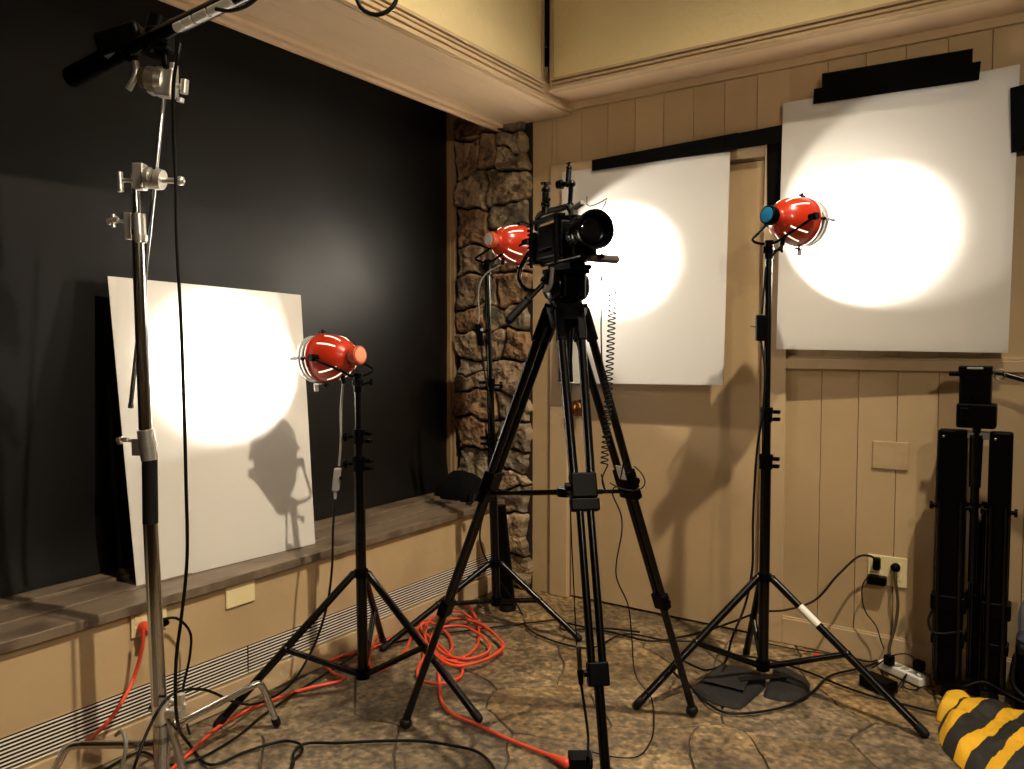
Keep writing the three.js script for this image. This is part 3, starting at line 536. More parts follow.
// ---------- chrome grip stand ----------
{
  const B0 = [0.29, 0, 2.207];
  const t = thing('grip_stand', 'chrome grip stand with turtle-style bent legs in front of the black cloth', 'grip stand', B0);
  const pt = (x, y) => null;
  const low = [0.29,0.101,2.207], s1 = [0.275,0.796,2.217], s2 = [0.277,0.981,2.216], c1 = [0.269,1.031,2.221], r0 = [0.269,1.069,2.222], r1 = [0.261,1.687,2.227], g0 = [0.26,1.757,2.228];
  part(t, 'lower_pole', cyl([low[0], 0.06, low[2]], s1, 0.022, 0.0205, 20), M.chrome);
  part(t, 'pole_sleeve', cyl(s1, s2, 0.0215, 0.0215, 20), M.rubber, 'black sleeve on the pole');
  const col = part(t, 'collar', [cyl(s2, r0, 0.0235), cyl(mix(s2, r0, 0.4), mix(s2, r0, 0.62), 0.0255), rbox(0.03, 0.05, 0.02, 0.004, [0.25,1.019,2.235], 0.6)], M.castMetal);
  part(col, 'tee_knob', [cyl(c1, [0.216,1.04,2.257], 0.0045), cyl([0.205,1.048,2.265], [0.209,1.028,2.262], 0.009), cyl([0.2,1.04,2.269], [0.226,1.04,2.251], 0.007)], M.castMetal);
  part(t, 'upper_pole', cyl(r0, r1, 0.018, 0.0172, 20), M.chrome);
  const col2 = part(t, 'collar', [cyl([0.266,1.607,2.223], [0.264,1.689,2.225], 0.0195), cyl([0.266,1.613,2.223], [0.267,1.63,2.223], 0.022), rbox(0.022, 0.075, 0.02, 0.003, [0.241,1.655,2.24], 0.6)], M.castMetal);
  part(col2, 'tee_knob', [cyl([0.241,1.669,2.24], [0.201,1.669,2.268], 0.005), cyl([0.192,1.667,2.274], [0.215,1.675,2.258], 0.0095), cyl([0.204,1.689,2.266], [0.206,1.652,2.265], 0.006)], M.castMetal);
  part(t, 'top_stud', cyl(r1, [0.258,1.828,2.229], 0.0115), M.chrome);
  const gh = part(t, 'grip_head', [rbox(0.034, 0.075, 0.036, 0.006, [0.27,1.794,2.221], 0.6), cyl([0.286,1.791,2.21], [0.296,1.791,2.203], 0.03, 0.03, 24), cyl([0.298,1.788,2.201], [0.308,1.788,2.195], 0.027, 0.027, 24), cyl([0.31,1.788,2.193], [0.324,1.785,2.184], 0.031, 0.028, 24), cyl([0.324,1.785,2.184], [0.355,1.783,2.163], 0.008), cyl([0.367,1.794,2.155], [0.366,1.771,2.155], 0.008), bead([0.365,1.783,2.156], 0.0135)], M.castMetal);
  part(gh, 'tee_knob', [cyl([0.256,1.783,2.231], [0.227,1.785,2.25], 0.006), cyl([0.222,1.808,2.253], [0.224,1.752,2.252], 0.0085)], M.castMetal);
  // legs, stacked on the column
  const hubs = [[0.17, [0.268,0,1.772]], [0.135, [0.045, 0, 2.43]], [0.23, [0.358,0,2.172]]];
  hubs.forEach(([y, f], i) => {
    const hub = [B0[0], y, B0[2]], d = V3(f).sub(V3(hub)).setY(0), n = d.clone().normalize(), h = d.length();
    const a = add(hub, n.clone().multiplyScalar(0.02).toArray()), b = [f[0] - n.x * 0.11, y + 0.014, f[2] - n.z * 0.11], c = [f[0] - n.x * 0.05, y - 0.025, f[2] - n.z * 0.05], foot = [f[0], 0.014, f[2]];
    const leg = part(t, 'leg', [cyl(a, b, 0.0115, 0.0115, 16), tube([b, [f[0] - n.x * 0.072, y + 0.008, f[2] - n.z * 0.072], c, mix(c, foot, 0.2)], 0.0115, 16, 0.006), cyl(mix(c, foot, 0.15), foot, 0.0115, 0.0115, 16)], M.chrome);
    part(leg, 'foot', [cyl(mix(foot, c, 0.16), foot, 0.014), bead(foot, 0.014)], M.rubber);
    part(t, 'leg_socket', [cyl(add(hub, [0, -0.026, 0]), add(hub, [0, 0.026, 0]), 0.024, 0.024, 20), cyl(a, add(a, n.clone().multiplyScalar(0.05).toArray()), 0.0155)], i === 2 ? M.castMetal : M.chrome);
  });
  part(t, 'leg_lock', [cyl([0.313,0.268,2.192], [0.351,0.25,2.165], 0.008), cyl([0.34,0.286,2.173], [0.339,0.256,2.173], 0.011), cyl([0.302,0.232,2.199], [0.336,0.22,2.175], 0.011)], M.castMetal);
}
{
  // extension arm held in the grip head
  const a0 = [0.148,1.14,2.194], a1 = [0.242,2.136,2.112];
  const t = thing('grip_rod', 'slim chrome extension arm slanting up from the grip stand to the boom', 'arm', a0);
  part(t, 'rod', [cyl(a0, a1, 0.007, 0.007, 14), cyl(add(a0, [-0.002, -0.014, 0]), a0, 0.0085)], M.chrome);
  const h = [0.315,2.067,2.187];
  const gh = part(t, 'grip_head', [rbox(0.05, 0.08, 0.04, 0.006, [0.334,2.058,2.174], 0.6, 0, -0.1), cyl([0.292,2.072,2.203], [0.315,2.067,2.187], 0.033, 0.033, 24), rbox(0.045, 0.02, 0.04, 0.005, [0.312,2.036,2.189], 0.6), cyl([0.315,2.067,2.187], [0.329,2.064,2.177], 0.036, 0.03, 24), rbox(0.016, 0.09, 0.03, 0.004, [0.353,2.067,2.161], 0.6)], M.castMetal);
  part(gh, 'leather_disc', cyl([0.278,2.075,2.212], [0.292,2.072,2.203], 0.029, 0.031, 24), M.disc ??= std('#5a4630', 0.6));
  part(gh, 'tee_handle', [cyl([0.257,2.078,2.227], [0.283,2.072,2.209], 0.0075), tube([[0.262,2.119,2.223], [0.265,2.089,2.221], [0.254,2.058,2.229], [0.244,2.039,2.235]], 0.0095, 10)], M.castMetal);
  part(gh, 'tee_knob', [cyl([0.353,2.053,2.161], [0.376,2.044,2.146], 0.008), cyl([0.379,2.067,2.144], [0.376,2.028,2.146], 0.011), cyl([0.368,2.016,2.151], [0.366,2.005,2.152], 0.01)], M.castMetal);
}
{
  const e0 = [0.004,2.111,2.269], e1 = [0.257,2.146,2.24], e2 = [0.458,2.17,2.222], e3 = [1.195,2.272,2.138];
  const t = thing('boom_pole', 'black boom pole with painted highlights reaching in from above', 'boom', e2);
  part(t, 'pole', [cyl(e1, e3, 0.021, 0.021, 18)], M.blackTube);
  part(t, 'fixture', [cyl(e0, e1, 0.03, 0.034, 20), rbox(0.13, 0.07, 0.07, 0.015, [0.243,2.169,2.248], 0.6, 0, 0.3)], M.black);
  part(t, 'clamp', [cyl([0.338,2.121,2.223], [0.358,2.224,2.203], 0.03), rbox(0.06, 0.06, 0.06, 0.01, [0.369,2.159,2.211], 0.6), tube([[0.376,2.116,2.258], [0.389,2.132,2.248], [0.407,2.14,2.235], [0.418,2.132,2.228]], 0.004, 6), cyl([0.375,2.085,2.199], [0.366,2.162,2.201], 0.009)], M.black);
  for (const [a, b] of [[0.015, 0.055], [0.062, 0.105], [0.115, 0.18], [0.19, 0.3]]) part(t, 'painted_highlight', cyl(add(mix(e2, e3, a), [0.004, -0.009, 0.008]), add(mix(e2, e3, b), [0.004, -0.009, 0.008]), 0.0125), M.whitePlastic);  // glossy highlights on the pole, painted as pale strips along its lower side
}

// ---------- folded tripod against the planks ----------
{
  const z = 0.19, t = thing('folded_tripod', 'folded black tripod standing upright against the planks beside the outlet', 'tripod', [2.22, 0, z]);
  const col = (x0, x1, y0, y1, zz, r = 0.006, d = 0.03) => box(x0, x1, y0, y1, zz - d, zz + d, r);
  for (const [x0, x1, zz] of [[2.1, 2.196, 0.2], [2.262, 2.335, 0.2], [2.205, 2.262, 0.12]]) {
    const back = zz < 0.15;
    const leg = part(t, 'leg', [col(x0, x1, 0.06, back ? 0.66 : 1.005, zz, 0.01)], M.black);
    part(leg, 'leg_tube', [cyl([x0 + 0.014, 0.07, zz + 0.036], [x0 + 0.014, 0.74, zz + 0.036], 0.009), cyl([x1 - 0.012, 0.07, zz + 0.036], [x1 - 0.012, 0.74, zz + 0.036], 0.009), cyl([(x0 + x1) / 2, 0.02, zz], [(x0 + x1) / 2, 0.4, zz], 0.014)], M.blackTube);
    part(leg, 'lock_knob', [cyl([x0 - 0.012, 0.72, zz + 0.02], [x1 + 0.012, 0.72, zz + 0.02], 0.008), cyl([x0 - 0.02, 0.72, zz + 0.02], [x0 - 0.01, 0.72, zz + 0.02], 0.015), cyl([x1 + 0.01, 0.72, zz + 0.02], [x1 + 0.02, 0.72, zz + 0.02], 0.015), ], M.black);
    if (!back) part(leg, 'rivet', bead([x0 + 0.02, 0.98, zz + 0.031], 0.006), M.chrome);
    part(leg, 'leg_lock', rbox(x1 - x0 + 0.02, 0.06, 0.075, 0.008, [(x0 + x1) / 2, 0.36, zz]), M.black);
    part(leg, 'leg_lock', rbox(x1 - x0 + 0.012, 0.04, 0.07, 0.008, [(x0 + x1) / 2, 0.22, zz]), M.black);
    part(leg, 'foot', [cyl([(x0 + x1) / 2, 0, zz], [(x0 + x1) / 2, 0.05, zz], 0.02, 0.015), rbox(x1 - x0, 0.03, 0.05, 0.008, [(x0 + x1) / 2, 0.07, zz])], M.rubber);
  }
  part(t, 'crown', [box(2.11, 2.33, 0.975, 1.0, 0.15, 0.225, 0.006)], M.greyPlastic);
  part(t, 'centre_column', [cyl([2.222, 0.45, 0.215], [2.222, 1.02, 0.215], 0.014), cyl([2.222, 0.8, 0.215], [2.222, 0.99, 0.215], 0.019, 0.023)], M.blackTube);
  const head = part(t, 'tripod_head', [rbox(0.125, 0.09, 0.09, 0.01, [2.22, 1.06, 0.2]), rbox(0.1, 0.12, 0.075, 0.008, [2.214, 1.15, 0.2]), rbox(0.105, 0.035, 0.08, 0.006, [2.213, 1.222, 0.2]), cyl([2.13, 1.21, 0.21], [2.17, 1.21, 0.21], 0.009), cyl([2.222, 1.14, 0.23], [2.222, 1.14, 0.248], 0.02), rbox(0.03, 0.05, 0.02, 0.006, [2.185, 1.065, 0.248])], M.black);
  part(head, 'plate_edge', [rbox(0.05, 0.008, 0.006, 0.002, [2.213, 1.232, 0.242])], M.greyPlastic);
  part(head, 'ring', [new THREE.TorusGeometry(0.017, 0.0035, 8, 24).translate(2.288, 1.21, 0.235)], M.chrome);
  part(t, 'pan_handle', [cyl([2.262, 1.216, 0.22], [2.31, 1.21, 0.225], 0.006), cyl([2.3, 1.212, 0.225], [2.56, 1.135, 0.25], 0.0095), cyl([2.42, 1.176, 0.236], [2.56, 1.135, 0.25], 0.014)], M.blackTube);
  part(t, 'strap', [tube([[2.1, 0.33, 0.235], [2.087, 0.29, 0.24], [2.1, 0.25, 0.245], [2.125, 0.245, 0.24], [2.2, 0.27, 0.24]], 0.005, 6)], M.rubber);
  part(t, 'spreader', [tube([[2.12, 0.06, 0.24], [2.2, 0.075, 0.28], [2.27, 0.1, 0.25], [2.35, 0.07, 0.25], [2.42, 0.05, 0.26]], 0.009, 8)], M.black);
}
// ---------- sacks and loose things on the floor ----------
function cushion(cx, cz, w, d, h, turn, s, n = 36, base = 0, pow = 0.5) {   // a filled bag lying on the floor
  const g = new THREE.SphereGeometry(1, n, Math.round(n * 0.7)), p = g.attributes.position, u = g.attributes.uv, v = new THREE.Vector3();
  for (let i = 0; i < p.count; i++) {
    v.fromBufferAttribute(p, i);
    const q = (x) => Math.sign(x) * Math.pow(Math.abs(x), pow), r = Math.hypot(v.x, v.z) || 1, m = Math.max(Math.abs(v.x), Math.abs(v.z)) || 1, sq = 1 + 0.72 * (r / m - 1);
    let x = v.x * sq * w / 2, z = v.z * sq * d / 2, k = fbm(x * 9 + s, z * 9 + s, 4096, 601, 4) - 0.5, y = v.y > 0 ? Math.pow(v.y, 0.75) * h * (1 + 0.55 * k) : v.y * 0.02;
    x += 0.06 * w * (fbm(z * 7 + s, s, 4096, 611, 3) - 0.5); z += 0.06 * d * (fbm(x * 7, s, 4096, 617, 3) - 0.5);
    u.setXY(i, x, z); p.setXYZ(i, x, y + base, z);
  }
  g.rotateY(turn).translate(cx, 0.02, cz); g.computeVertexNormals();
  return g;
}
// a limp sack over a drawn outline on the floor
function sack(o, h, s, fold, rings = 14, flat = 5) {
  const res = []; for (let i = 0; i < o.length; i++) { const p = o[i], q = o[(i + 1) % o.length]; for (let j = 0; j < 8; j++) res.push([p[0] + (q[0] - p[0]) * j / 8, p[1] + (q[1] - p[1]) * j / 8]); }
  let e = res; for (let k = 0; k < 3; k++) e = e.map((p, i) => { const a = e[(i + e.length - 1) % e.length], b = e[(i + 1) % e.length]; return [(a[0] + 2 * p[0] + b[0]) / 4, (a[1] + 2 * p[1] + b[1]) / 4]; });
  const n = e.length, cx = o.reduce((a, p) => a + p[0], 0) / o.length, cz = o.reduce((a, p) => a + p[1], 0) / o.length, P = [], U = [], I = [];
  for (let r = 0; r <= rings; r++) e.forEach(([x, z]) => {
    const f = 1 - r / (rings + 1), px = cx + (x - cx) * f, pz = cz + (z - cz) * f, k = 1 - Math.pow(f, flat);
    P.push(px, 0.002 + k * (h + fold * (fbm(px * 11 + s, pz * 11 + s, 4096, 631, 4) - 0.5) * 2), pz); U.push(px, pz);
  });
  P.push(cx, h, cz); U.push(cx, cz);
  for (let r = 0; r < rings; r++) for (let i = 0; i < n; i++) { const j = (i + 1) % n, a = r * n, b = a + n; I.push(a + i, b + j, a + j, a + i, b + i, b + j); }
  for (let i = 0; i < n; i++) I.push(rings * n + i, (rings + 1) * n, rings * n + (i + 1) % n);
  const base = P.length / 3; e.forEach(([x, z]) => { P.push(x, 0.001, z); U.push(x, z); }); P.push(cx, 0.001, cz); U.push(cx, cz);
  for (let i = 0; i < n; i++) I.push(base + i, base + (i + 1) % n, base + n);
  const g = new THREE.BufferGeometry(); g.setAttribute('position', new THREE.Float32BufferAttribute(P, 3)); g.setAttribute('uv', new THREE.Float32BufferAttribute(U, 2)); g.setIndex(I); g.computeVertexNormals();
  return g.toNonIndexed();
}
{
  const stripe = texture(512, 0.107, (u, v) => { const k = v + 0.03 * (fbm(u * 2, v * 2, 2, 71, 3) - 0.5), n = 0.88 + 0.24 * hash(u * 512 | 0, v * 512 | 0, 9), y = smooth(0.27, 0.29, k) * (1 - smooth(0.71, 0.73, k)); return lerp3([0.13 * n, 0.125 * n, 0.11 * n], [0.9 * n, 0.69 * n, 0.12 * n], y); }, true);
  const mat = std('#ffffff', 0.75, { map: stripe, bumpMap: bumpFine, bumpScale: 0.002 });
  const t = thing('striped_sandbag', 'yellow and black striped sandbag slumped on the floor', 'sandbag', [2.4, 0, 0.5]);
  const g = sack([[2.172, 0.63], [2.15, 0.5], [2.17, 0.33], [2.27, 0.26], [2.42, 0.25], [2.6, 0.3], [2.68, 0.55], [2.6, 0.85], [2.36, 0.84], [2.24, 0.75]], 0.065, 2.7, 0.034, 22, 9);
  const u = g.attributes.uv; for (let i = 0; i < u.count; i++) { const x = u.getX(i), z = u.getY(i); u.setXY(i, 0.35 * x - 0.94 * z, 0.94 * x + 0.35 * z - 2.245 + 0.0535); }
  part(t, 'bag', g, mat);
  part(t, 'corner_fold', sack([[2.135, 0.44], [2.145, 0.3], [2.22, 0.25], [2.26, 0.33], [2.21, 0.45]], 0.07, 9.1, 0.012, 12, 6), M.yellowStrap ??= std('#e9b82a', 0.7));
  const b = thing('sandbag', 'flat black saddle sandbag laid over the base of the lamp stand', 'sandbag', [1.53, 0, 0.5]);
  M.bagCloth = std('#100f0e', 0.8, { bumpMap: bumpFine, bumpScale: 0.002 });
  part(b, 'pouch', sack([[1.335, 0.70], [1.345, 0.45], [1.53, 0.38], [1.57, 0.52], [1.55, 0.75], [1.46, 0.76]], 0.022, 1.7, 0.008, 12, 9), M.bagCloth);
  part(b, 'pouch', sack([[1.58, 0.60], [1.56, 0.40], [1.53, 0.26], [1.70, 0.36], [1.73, 0.54], [1.65, 0.60]], 0.024, 4.2, 0.008, 12, 9), M.bagCloth);
  part(b, 'flap', sheet([1.37, 0.036, 0.66], [1.53, 0.036, 0.66], [1.51, 0.04, 0.47], [1.38, 0.036, 0.47], 0.004, 8, 8, (u, v) => 0.008 * (fbm(u * 3, v * 3, 64, 641, 3) - 0.5)), M.bagCloth);
  part(b, 'webbing', [sheet([1.5, 0.042, 0.6], [1.64, 0.042, 0.46], [1.62, 0.042, 0.43], [1.48, 0.042, 0.57], 0.003)], M.rubber);
}
{
  const t = thing('power_strip', 'white power strip with adapters on the floor by the baseboard', 'power strip', [1.99, 0, 0.1]);
  const a = [1.906,0,0.059], b = [2.075,0,0.169];
  const mid = [(a[0] + b[0]) / 2, 0.022, (a[2] + b[2]) / 2 + 0.0], turn = -Math.atan2(b[2] - a[2], b[0] - a[0]);
  part(t, 'case', rbox(0.2, 0.036, 0.055, 0.008, mid, turn), M.whitePlastic);
  for (const k of [-0.06, -0.025, 0.01, 0.045]) { const c = [mid[0] + Math.cos(turn) * k, 0.0405, mid[2] - Math.sin(turn) * k]; part(t, 'socket', [rbox(0.024, 0.002, 0.03, 0.001, c, turn)], M.greyPlastic); }
  const ad = (label, at, w, h, d) => { const q = thing('power_adapter', label, 'adapter', at); part(q, 'case', [rbox(w, h, d, 0.006, [at[0], at[1] + h / 2, at[2]], turn + 0.1)], M.black); part(q, 'cord_end', cyl([at[0], at[1] + h * 0.4, at[2] + d / 2], [at[0] + 0.01, at[1] + h * 0.4, at[2] + d / 2 + 0.02], 0.004), M.black); };
  ad('small black adapter plugged into the power strip, nearer the lamp stand', [mid[0] - 0.05, 0.041, mid[2] + 0.005], 0.035, 0.04, 0.03);
  ad('small black adapter plugged into the power strip, nearer the folded tripod', [mid[0] + 0.055, 0.041, mid[2] - 0.005], 0.04, 0.04, 0.03);
  ad('large black adapter lying on the floor in front of the power strip', add([1.929,0,0.29], [0, 0.004, 0]), 0.12, 0.045, 0.07);
}
{
  const at = [1.875,0.351,0.03], t = thing('plug_adapter', 'black adapter block hanging from the lower sockets of the outlet', 'adapter', [at[0], at[1], 0.012]);
  part(t, 'case', rbox(0.072, 0.036, 0.04, 0.006, [at[0], at[1], 0.031]), M.black);
  const p = thing('plug', 'black plug pushed into the outlet above the adapter block', 'plug', [1.873, 0.415, 0.012]);
  part(p, 'body', [rbox(0.028, 0.05, 0.035, 0.008, [1.873, 0.418, 0.029])], M.black);
  const q = thing('plug', 'black plug in the outlet with a brown cord hanging down', 'plug', [1.945, 0.41, 0.012]);
  part(q, 'body', [along(lathe([[0, 0], [0.017, 0.001], [0.019, 0.015], [0.014, 0.03], [0.006, 0.034], [0, 0.034]], 18), [0, 0, 1], [1.942, 0.412, 0.012])], M.black);
  const o = [0.012,0.396,2.095], r = thing('plug', 'round orange plug in the outlet under the sill', 'plug', o);
  part(r, 'body', along(lathe([[0, 0], [0.019, 0.001], [0.021, 0.014], [0.016, 0.03], [0.009, 0.034], [0.008, 0.05], [0, 0.05]], 18), [1, 0, 0.15], o), M.orange);
  const k = [0.012,0.394,2.033], s = thing('plug', 'small black plug in the outlet beside the chrome pole', 'plug', k);
  part(s, 'body', [along(lathe([[0, 0], [0.013, 0.001], [0.013, 0.02], [0.006, 0.03], [0, 0.03]], 14), [1, 0, -0.3], k)], M.black);
  const c = thing('red_cap', 'tiny red cap lying on the floor by the baseboard', 'cap', [1.66,0,0.091]);
  part(c, 'cap', lathe([[0, 0.014], [0.011, 0.013], [0.014, 0.006], [0.014, 0], [0, 0]], 16).translate(...[1.66,0,0.091]), std('#c8321c', 0.4));
}
{
  // black bundle on the sill in the corner, tube in the corner, case and bottle by the folded tripod
  const t = thing('black_pouch', 'soft black pouch slumped on the sill in the corner', 'pouch', [-0.16, 0.48, 0.17]);
  part(t, 'pouch', [cushion(-0.2, 0.15, 0.26, 0.2, 0.13, 0.1, 2.2, 30).translate(0, 0.468, 0)], M.pouchCloth ??= phys('#040404', 0.9, { specularIntensity: 0.3 }));
  part(t, 'loop', tube([[-0.06, 0.55, 0.24], [0.0, 0.535, 0.285], [0.0, 0.5, 0.31], [-0.04, 0.492, 0.3]], 0.006, 8), M.rubber);
  const a = [0.246,-0.044,0.337], b = [0.183,0.515,0.325];
  const u = thing('black_tube', 'black tube standing in the corner beside the lamp stand', 'tube', [a[0], 0, a[2]]);
  part(u, 'tube', cyl([a[0], 0.0, a[2]], b, 0.04, 0.034, 24), M.black);
  part(u, 'cap', cyl([a[0], 0.0, a[2]], mix([a[0], 0.0, a[2]], b, 0.05), 0.042, 0.042, 24), M.rubber);
  const c = thing('black_case', 'low black case on the floor behind the striped sandbag', 'case', [2.46, 0, 0.12]);
  part(c, 'shell', rbox(0.2, 0.24, 0.18, 0.02, [2.462, 0.12, 0.12]), M.black);
  part(c, 'lid', rbox(0.204, 0.05, 0.184, 0.02, [2.462, 0.225, 0.12]), M.rubber);
  part(c, 'strap', tube([[2.36, 0.2, 0.2], [2.36, 0.1, 0.22], [2.42, 0.06, 0.24], [2.5, 0.05, 0.26]], 0.008, 8), M.rubber);
  const d = thing('plastic_bottle', 'clear bluish plastic bottle standing on the low black case', 'bottle', [2.398, 0.25, 0.16]);
  const bottle = [[0, 0], [0.03, 0.001], [0.033, 0.006], [0.033, 0.03], [0.031, 0.035], [0.033, 0.04], [0.033, 0.1], [0.03, 0.12], [0.014, 0.155], [0.012, 0.17], [0, 0.17]];
  part(d, 'bottle_body', lathe(bottle, 24).translate(2.398, 0.25, 0.16), M.pet ??= phys('#c9d2ea', 0.12, { transmission: 0.85, thickness: 0, ior: 1.4 }));
  part(d, 'bottle_cap', lathe([[0, 0.186], [0.013, 0.185], [0.014, 0.17], [0, 0.17]], 18).translate(2.398, 0.25, 0.16), M.whitePlastic);
}
// ---------- cords ----------
function cord(name, label, pts, r, mat, step = 0.02, group) {
  const t = thing(name, label, 'cable', pts[0], group);
  part(t, 'cord', tube(pts, r, 8, step), mat);
  return t;
}
{
  const p = [0.065,0.41,2.126];
  const path = [p, [0.07,0.37,2.13], [0.06,0.255,2.16], [0.113,0.178,2.271], ...[[-0.148,0.012,2.283],[-0.153,0.012,2.323],[0.093,0.012,2.377],[0.273,0.012,2.267],[0.205,0.012,2.079],[0.111,0.012,1.865],[0.104,0.012,1.706],[0.136,0.012,1.534],[0.196,0.012,1.386],[0.115,0.012,1.373],[0.026,0.012,1.328],[0.021,0.012,1.219],[0.061,0.012,1.1],[0.042,0.012,0.916],[0.036,0.012,0.814]], ...[[0.182,0.016,0.92],[0.309,0.016,1.047],[0.369,0.016,1.154],[0.435,0.016,1.223],[0.493,0.016,1.238],[0.551,0.016,1.199],[0.562,0.016,1.126],[0.515,0.016,1.054],[0.393,0.016,0.978],[0.241,0.016,0.894],[0.086,0.016,0.809],[-0.019,0.016,0.637],[-0.047,0.016,0.496],[0.013,0.016,0.419],[0.174,0.016,0.522],[0.321,0.016,0.679],[0.443,0.016,0.878],[0.439,0.016,1.022],[0.306,0.016,0.985],[0.15,0.016,0.855]], ...[[0.061,0.026,0.701],[0.09,0.026,0.563],[0.307,0.026,0.644],[0.538,0.026,0.791],[0.566,0.026,0.903],[0.529,0.026,1.026],[0.417,0.026,1.041],[0.272,0.026,0.959],[0.175,0.026,0.781],[0.243,0.026,0.704],[0.434,0.026,0.779],[0.517,0.026,0.871],[0.495,0.026,0.988],[0.384,0.026,1.001],[0.246,0.026,0.908],[0.172,0.026,0.798]], ...[[0.154,0.034,0.681],[0.278,0.034,0.644],[0.497,0.034,0.762],[0.556,0.034,0.83],[0.567,0.034,0.975],[0.51,0.034,1.086],[0.403,0.034,1.062],[0.231,0.034,0.957],[0.088,0.034,0.866],[-0.035,0.034,0.825],[-0.057,0.034,0.888],[0.051,0.034,1.066],[0.195,0.034,1.253]], ...[[0.247,0.014,1.278],[0.252,0.014,1.18],[0.193,0.014,1.03],[0.089,0.014,0.861],[0.058,0.014,0.727],[0.209,0.014,0.779],[0.349,0.014,0.91],[0.402,0.014,1.029],[0.461,0.014,1.132]], ...[[0.565,0.012,1.252],[0.621,0.012,1.314],[0.708,0.012,1.369],[0.857,0.012,1.391],[1.037,0.012,1.414],[1.162,0.012,1.419]]];
  const t = cord('orange_cable', 'bright orange extension cord running along the floor into a tangled coil', path, 0.0062, M.orange, 0.012);
  const e0 = [1.162,0.015,1.425], e1 = [1.225,0.018,1.439];
  part(t, 'connector', [cyl(e0, e1, 0.0085, 0.016), bead(e1, 0.016)], M.orange);
  const c = thing('power_adapter', 'black cord adapter at the end of the orange extension cord', 'adapter', [1.251,0,1.396]);
  part(c, 'case', [rbox(0.075, 0.036, 0.06, 0.006, add([1.254,0,1.401], [0, 0.02, 0]), 0.6)], M.black);
  part(c, 'cord_end', cyl([1.493,0.255,1.789], [1.493,0.278,1.789], 0.007, 0.005), M.black);
}
const B = (label, pts, r = 0.0042, mat = M.cable) => cord('power_cable', label, pts, r, mat, 0.015);
B('thin black cable hanging the full height beside the chrome grip stand', [[0.434,2.14,2.193], [0.46,2.028,2.23], [0.46,1.96,2.234], [0.454,1.736,2.227], [0.451,1.601,2.226], [0.448,1.384,2.217], [0.452,1.163,2.216], [0.454,0.94,2.216], [0.454,0.715,2.218], [0.427,0.54,2.223], [0.418,0.428,2.235], [0.422,0.287,2.241], ...[[0.151,0.012,2.026],[0.317,0.012,2.059],[0.336,0.012,1.953],[0.386,0.012,1.834],[0.442,0.012,1.82],[0.487,0.012,1.85],[0.504,0.012,1.896],[0.562,0.012,1.961],[0.641,0.012,2.004]]], 0.0048);
B('black cable crossing the bottom of the floor in a wide bend', [[0.556,0.012,2.011],[0.536,0.012,1.931],[0.466,0.012,1.864],[0.453,0.012,1.812],[0.546,0.012,1.741],[0.645,0.012,1.658],[0.754,0.012,1.584],[0.869,0.012,1.544],[0.953,0.012,1.532],[1.054,0.012,1.584],[1.125,0.012,1.673]], 0.005);
B('black cable looping from the small plug over the grip stand to the window lamp', [[0.045,0.414,2.045], [0.049,0.405,2.001], [0.059,0.347,1.958], [0.058,0.267,1.959], [0.051,0.154,1.983], [0.053,0.078,1.982], [0.092,0.012,1.987]], 0.0045);
{
  const p = lampA.inlet;
  B('grey cable hanging from the window lamp through a switch box', [p, [0.252,1.166,1.432], [0.245,1.072,1.437], [0.254,0.96,1.448], [0.247,0.863,1.452]], 0.0045, M.greyCable ??= std('#77756f', 0.45));
  const s = thing('switch_box', 'grey inline switch box hanging beside the window lamp stand', 'switch', [0.24,0.81,1.457]);
  part(s, 'case', [sheetBox([0.244,0.855,1.455], [0.235,0.768,1.46], new THREE.Vector3(0.826, 0, -0.563), null, 0.013, 0.011)], M.greyPlastic);
  part(s, 'rocker', [bead([0.261,0.819,1.456], 0.007)], M.black);
  part(s, 'cord_end', [cyl([0.235,0.768,1.46], [0.234,0.738,1.462], 0.007, 0.005)], M.greyPlastic);
  B('dark cable falling from the grey switch box across the stand leg to the floor', [[0.234,0.742,1.462], [0.243,0.626,1.482], [0.255,0.481,1.501], [0.254,0.339,1.531], [0.242,0.205,1.589], [0.225,0.103,1.678], [0.105,0.02,1.707], [0.215,0.123,1.899], [0.239,0.218,2.026], [0.275,0.264,2.135], [0.333,0.277,2.226], [0.354,0.228,2.285], [0.386,0.163,2.344], [0.278,0.012,2.312]], 0.0045);
}
B('black cable running along the floor beside the grip stand toward the orange coil', [[0.065,0.01,2.392],[0.066,0.01,2.275],[0.055,0.01,2.14],[0.206,0.01,2.131],[0.244,0.01,2.07],[0.23,0.01,1.912],[0.177,0.01,1.762],[0.124,0.01,1.547],[0.082,0.01,1.332],[0.048,0.01,1.129],[0.08,0.01,1.04],[0.145,0.01,0.883],[0.308,0.01,0.653],[0.424,0.01,0.496],[0.544,0.01,0.333]], 0.0045);
B('black cable tied around the bent leg of the grip stand', [[0.212,0.179,2.301], [0.24,0.198,2.298], [0.271,0.168,2.304], [0.268,0.114,2.316], [0.24,0.012,2.338]], 0.006, M.greyCable);
